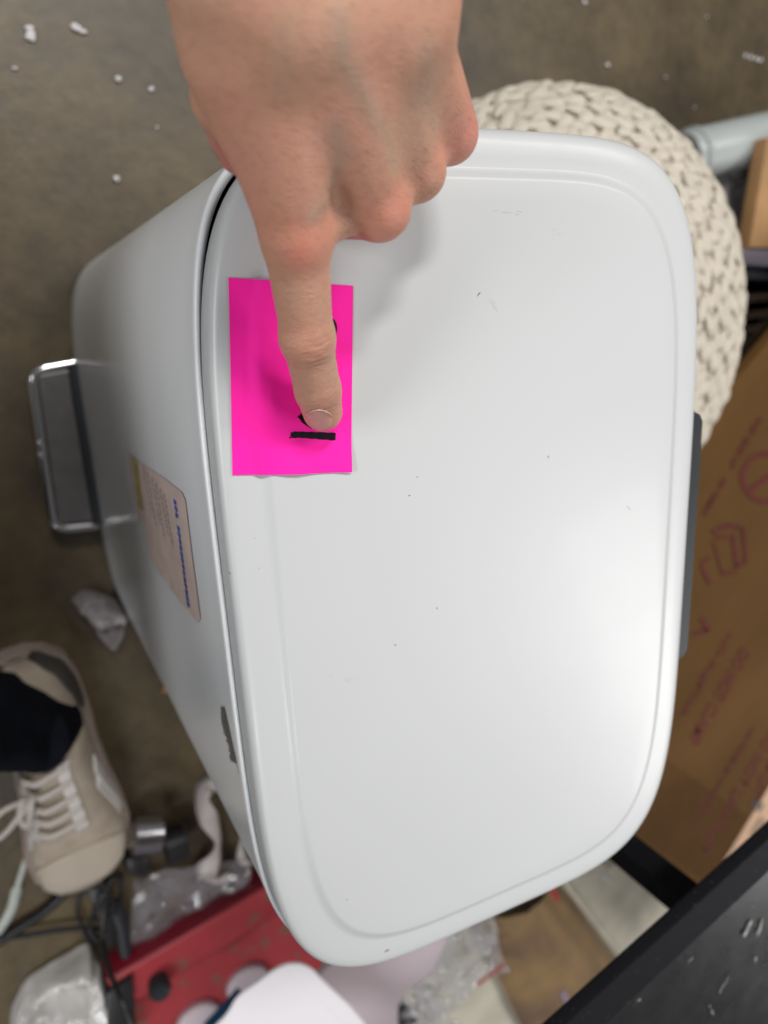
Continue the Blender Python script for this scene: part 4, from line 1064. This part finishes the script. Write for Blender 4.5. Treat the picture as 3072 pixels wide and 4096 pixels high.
tag(cable('highlight_spot', [(1302, 1886), (1312, 1896), (1322, 1904)], .03, 0.0042, M['foam'], flat=0.6), 'small white highlight modelled as a spot at the foot of the black table leg', 'highlight')  # highlight on the pale ground, put in as a small white piece

# ------------------------------------------------------------------ cardboard box
zb = 0.22
bx = empty('cardboard_box', atd(1570, 1500, 0)); tag(bx, 'large flat brown cardboard box with red handling marks, right of the trash can', 'box')
e0, e1 = atd(1525, 893, zb), atd(1659, 735, zb)
ud = (e1 - e0).normalized(); vd = Vector((ud.y, -ud.x, 0))
if vd.dot(atd(1600, 1400, zb) - e0) < 0: vd = -vd
def BX(a, b, z=zb): p = e0 + ud * a + vd * b; return Vector((p.x, p.y, z))
a0_, a1_, b1_ = -0.450, 0.42, 1.0
q = [BX(a0_, 0), BX(a1_, 0), BX(a1_, b1_), BX(a0_, b1_)]
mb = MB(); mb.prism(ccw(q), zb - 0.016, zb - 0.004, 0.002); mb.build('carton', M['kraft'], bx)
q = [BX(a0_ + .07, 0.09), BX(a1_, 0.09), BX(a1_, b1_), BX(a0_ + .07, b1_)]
mb = MB(); mb.prism(ccw(q), 0.0, zb - 0.0165, 0.002); tag(mb.build('shade_base', M['kraftdark']), 'added dark base under the large brown cardboard, for its shadow gap', 'box')  # support added in a dark tone so the gap under the carton reads shadowed
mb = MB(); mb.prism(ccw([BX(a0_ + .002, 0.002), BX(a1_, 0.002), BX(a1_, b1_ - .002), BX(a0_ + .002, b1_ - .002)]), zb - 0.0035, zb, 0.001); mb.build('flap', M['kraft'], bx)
def px_poly(name, pts, z, m, par, th=0.0):
    P = [atd(x, y, z) for x, y in pts]; mb = MB()
    if th: mb.prism(ccw(P), z - th, z, min(0.001, th * .3))
    else: mb.add([Vector((x, y, z)) for x, y in ccw(P)], [tuple(range(len(P)))])
    return mb.build(name, m, par, smooth=False)
px_poly('packing_tape', [(1372, 1628), (1420, 1628), (1640, 1780), (1640, 1860), (1520, 1905), (1330, 1770)], zb + 0.0005, M['tape'], bx)
def text_on(txt, p0, p1, size_px, z, m, par):
    cu = bpy.data.curves.new('lettering', 'FONT'); cu.body = txt; cu.size = 1.0; cu.offset = 0.028; cu.align_x = 'LEFT'
    o = bpy.data.objects.new('lettering', cu); COL.objects.link(o); bpy.context.view_layer.update()
    me = bpy.data.meshes.new_from_object(o.evaluated_get(bpy.context.evaluated_depsgraph_get()))
    bpy.data.objects.remove(o); me.materials.clear(); me.materials.append(m)
    xs = [v.co.x for v in me.vertices]; wd = max(xs) - min(xs)
    A, B_ = atd(*p0, z), atd(*p1, z); dx = (B_ - A); dy = Vector((-dx.y, dx.x, 0)).normalized() * (size_px * 1.8517 / FPX * 0.75)
    for v in me.vertices:
        q = A + dx * ((v.co.x - min(xs)) / wd) + dy * (v.co.y / 0.7); v.co = q
    o = bpy.data.objects.new('lettering', me); COL.objects.link(o); child(o, par); return o
zt_ = zb + 0.0009
for txt, p0, p1, s in (('DO NOT LAY FLAT', (1668, 1568), (1508, 1836), 58), ('NO PONER EN HORIZONTAL', (1624, 1570), (1494, 1782), 26), ('DO NOT CLAMP', (1602, 1398), (1486, 1600), 58), ('NO SUJETAR', (1574, 1366), (1468, 1545), 26), ('THIS SIDE UP', (1640, 894), (1574, 1006), 24), ('NO TUMBAR', (1562, 1030), (1515, 1110), 22), ('TEAM LIFT', (1688, 1600), (1622, 1716), 58)):
    text_on(txt, p0, p1, s, zt_, M['redprint'], bx)
def flat_ring(c, r0, r1, name, a=(0, 360), n=40):
    v = []; f = []
    for i in range(n + 1):
        g = R_(a[0] + (a[1] - a[0]) * i / n)
        for r in (r0, r1): v.append(atd(c[0] + r * math.cos(g), c[1] + r * math.sin(g), zt_))
    for i in range(n): f.append((2 * i, 2 * i + 1, 2 * i + 3, 2 * i + 2))
    return child(link(name, v, f, M['redprint'], smooth=False), bx)
flat_ring((1656, 1032), 46, 58, 'handling_mark'); 
def bar(p, q, w, name='handling_mark'):
    d = (Vector(q) - Vector(p)).normalized(); n = Vector((-d.y, d.x)) * w / 2; p, q = Vector(p), Vector(q)
    v = [atd(*(p + n), zt_ + .0003), atd(*(q + n), zt_ + .0003), atd(*(q - n), zt_ + .0003), atd(*(p - n), zt_ + .0003)]
    child(link(name, v, [(0, 1, 2, 3)], M['redprint'], smooth=False), bx)
bar((1615, 1062), (1700, 1004), 11)
for p, q, w in (((1538, 1150), (1572, 1134), 10), ((1572, 1134), (1606, 1142), 10), ((1606, 1142), (1612, 1215), 8), ((1585, 1160), (1592, 1225), 9), ((1545, 1160), (1585, 1160), 8), ((1592, 1225), (1612, 1215), 8), ((1560, 1240), (1592, 1235), 8), ((1542, 1170), (1560, 1240), 5), ((1515, 1215), (1535, 1205), 8), ((1515, 1222), (1534, 1262), 9), ((1515, 1335), (1530, 1362), 12), ((1500, 1370), (1530, 1362), 10)): bar(p, q, w)
lb = px_poly('shipping_label', [(1668, 1690), (1543, 1893), (1546, 1903), (1720, 2040), (1850, 1830)], zb + 0.0016, M['peach'], bx)
for i in range(16):
    a, b = Vector((1641 + i * 3.3, 1762 + i * 2.4)), Vector((1618 + i * 3.3, 1800 + i * 2.4)); n = Vector((2.0 if i % 3 else 1.2, 1.4))
    v = [atd(*a, zb + .002), atd(*(a + n * .6), zb + .002), atd(*(b + n * .6), zb + .002), atd(*b, zb + .002)]
    o = link('barcode_bar', v, [(0, 1, 2, 3)], M['greyprint'], smooth=False); o.parent = lb; o.matrix_parent_inverse = (Matrix.Translation(bx.location) @ lb.matrix_parent_inverse).inverted() if False else Matrix.Identity(4)
for a, b in (((1628, 1748), (1640, 1728)), ((1636, 1752), (1646, 1734)), ((1622, 1740), (1630, 1728))):
    v = [atd(*a, zb + .002), atd(*b, zb + .002), atd(b[0] + 5, b[1] + 3, zb + .002), atd(a[0] + 5, a[1] + 3, zb + .002)]
    o = link('printed_line', v, [(0, 1, 2, 3)], M['greyprint'], smooth=False); o.parent = lb

# ------------------------------------------------------------------ black table with a worn top
ZT = 0.565
tb = empty('black_table', atd(1500, 2100, 0)); tag(tb, 'black metal-edged table corner with worn, scuffed top at the lower right', 'table')
a, b = atd(1225, 2212, ZT), atd(1659, 1815, ZT); td = (b - a).normalized(); tn = Vector((td.y, -td.x, 0))
c_ = atd(1500, 2074, ZT)
rw = abs((c_ - a).dot(tn)); rw = 0.0300
def TB(s, t): return a + td * s + tn * t
mb = MB(); mb.prism(ccw([TB(-0.25, 0), TB(0.55, 0), TB(0.55, rw), TB(-0.25, rw)]), ZT - 0.011, ZT, 0.0018); mb.build('edge_rail', M['rail'], tb)
v, f = grid(50, 40, lambda s, t: TB(-0.25 + 0.8 * s, rw + 0.0016 + 0.32 * t) + Vector((0, 0, -0.0045 + 0.0006 * mnoise.noise(Vector((s * 9, t * 5, 0))))))
n_ = len(v); v2 = [p - Vector((0, 0, .018)) for p in (v[0], v[50], v[-1], v[-51])]
o = link('table_top', v, f, M['panel']); child(o, tb)
if o.data.polygons[0].normal.z < 0: o.data.flip_normals()
p1, p2 = atd(1523, 1944, .50), atd(1460, 1989, .50)
cc = (atd(1492, 1950, .50)); mb = MB(); s = 0.0115
ld = (atd(1523, 1944, .50) - atd(1460, 1989, .50)).normalized(); ln = Vector((ld.y, -ld.x, 0))
sq = [cc - ld * s - ln * s, cc + ld * s - ln * s, cc + ld * s + ln * s, cc - ld * s + ln * s]
mb.prism(ccw(sq), 0.0, ZT - 0.0115, 0.003); mb.build('table_leg', M['rail'], tb)
def fleck(mb, c, d, L, W):
    n = 12; P = []; zf_ = ZT - .0034 + random.random() * .0007
    for i in range(n):
        g = 2 * math.pi * i / n; rr = random.uniform(0.55, 1.1); q = c + d * (math.cos(g) * L * rr) + Vector((-d.y, d.x, 0)) * (math.sin(g) * W * rr); P.append(Vector((q.x, q.y, zf_)))
    mb.add(P, [tuple(range(n))])
for (x, y), (dx, dy), k, L, W, sp in (((1622, 2015), (-14, 30), 26, .0034, .0009, 14), ((1650, 2010), (-8, 26), 16, .003, .0008, 9), ((1572, 2135), (-20, 34), 9, .0016, .0004, 14), ((1545, 2190), (10, 20), 8, .0012, .0004, 14), ((1417, 2064), (2, 5), 3, .0009, .0006, 3), ((1357, 2152), (3, -3), 4, .0012, .0006, 4), ((1500, 2080), (10, -8), 5, .001, .0003, 8), ((1640, 2080), (3, 12), 7, .0012, .0004, 16)):
    mb = MB(); c = atd(x, y, ZT); d = (atd(x + dx, y + dy, ZT) - c); d.z = 0; dl = d.length; d = d / dl
    for i in range(k):
        t = random.uniform(-.5, .5); q = c + d * dl * t + Vector((-d.y, d.x, 0)) * random.uniform(-1, 1) * sp * .00006 * (1 - abs(t))
        dd = (d + Vector((random.uniform(-.3, .3), random.uniform(-.3, .3), 0))).normalized(); fleck(mb, q, dd, L * random.uniform(.4, 1.3), W * random.uniform(.6, 2.2))
    mb.build('scuff', M['scuff'], tb, smooth=False)

# ------------------------------------------------------------------ things behind the pouf
pp = empty('plastic_pipe', atd(1560, 310, 0)); tag(pp, 'pale grey plastic pipe with a collar lying behind the pouf', 'pipe')
p0, p1 = atd(1476, 340, .08), atd(1800, 262, .10)
mb = MB(); mb.tube([p0, p0.lerp(p1, .02), p0.lerp(p1, .5), p1], [.030, .0330, .0330, .0330], 28); mb.build('tube', M['pipe'], pp)
mb = MB(); mb.tube([p0.lerp(p1, .035), p0.lerp(p1, .04), p0.lerp(p1, .065), p0.lerp(p1, .07)], [.0332, .0355, .0355, .0332], 28); mb.build('collar', M['pipe'], pp)
mb = MB(); q0 = atd(1440, 330, .06); mb.tube([q0, q0.lerp(p0, .3), q0.lerp(p0, .9)], [.014, .019, .020], 20); mb.build('end_cap', M['foam'], pp)
tag(quad_sheet('magazine', [(1500, 380), (1668, 340), (1690, 560), (1540, 560)], [.03] * 4, M['glossprint'], 0.002, 12, 20, 20), 'glossy grey printed magazine between the pouf and the wooden board', 'magazine')
tag(quad_sheet('plastic_film', [(1490, 365), (1668, 350), (1650, 545), (1560, 545)], [.06] * 4, M['bag'], 0.008, 16, 40, 40, sharp=True), 'clear plastic film lying over the magazine behind the pouf', 'plastic film')
tag(cable('black_hose', [(1505, 372), (1540, 392), (1590, 385), (1640, 362), (1700, 320)], .06, 0.0055, M['cord']), 'black curved hose over the magazine below the grey pipe', 'hose')
tag(cable('black_hose', [(1508, 398), (1550, 408), (1600, 400), (1660, 372), (1720, 330)], .05, 0.0035, M['cord']), 'thinner black hose just below the thick one on the magazine', 'hose')
mb = MB(); q = [atd(1660, 296, .14), atd(1619, 534, .14), atd(1790, 540, .14), atd(1820, 290, .14)]; mb.prism(ccw(q), .118, .14, .002)
tag(mb.build('wooden_board', M['wood']), 'bare brown wooden board at the right edge of the picture', 'board')
mb = MB(); q = [atd(1604, 535, .135), atd(1800, 545, .135), atd(1800, 585, .135), atd(1604, 572, .135)]; mb.prism(ccw(q), .115, .135, .003)
tag(mb.build('metal_rail', M['shelfmauve']), 'grey-mauve metal rail below the wooden board', 'rail')
mb = MB(); q = [atd(1606, 573, .12), atd(1800, 586, .12), atd(1800, 615, .12), atd(1608, 603, .12)]; mb.prism(ccw(q), .02, .12, .003)
tag(mb.build('dark_crate', M['hinge']), 'dark violet-black crate edge right below the grey-mauve rail', 'crate')
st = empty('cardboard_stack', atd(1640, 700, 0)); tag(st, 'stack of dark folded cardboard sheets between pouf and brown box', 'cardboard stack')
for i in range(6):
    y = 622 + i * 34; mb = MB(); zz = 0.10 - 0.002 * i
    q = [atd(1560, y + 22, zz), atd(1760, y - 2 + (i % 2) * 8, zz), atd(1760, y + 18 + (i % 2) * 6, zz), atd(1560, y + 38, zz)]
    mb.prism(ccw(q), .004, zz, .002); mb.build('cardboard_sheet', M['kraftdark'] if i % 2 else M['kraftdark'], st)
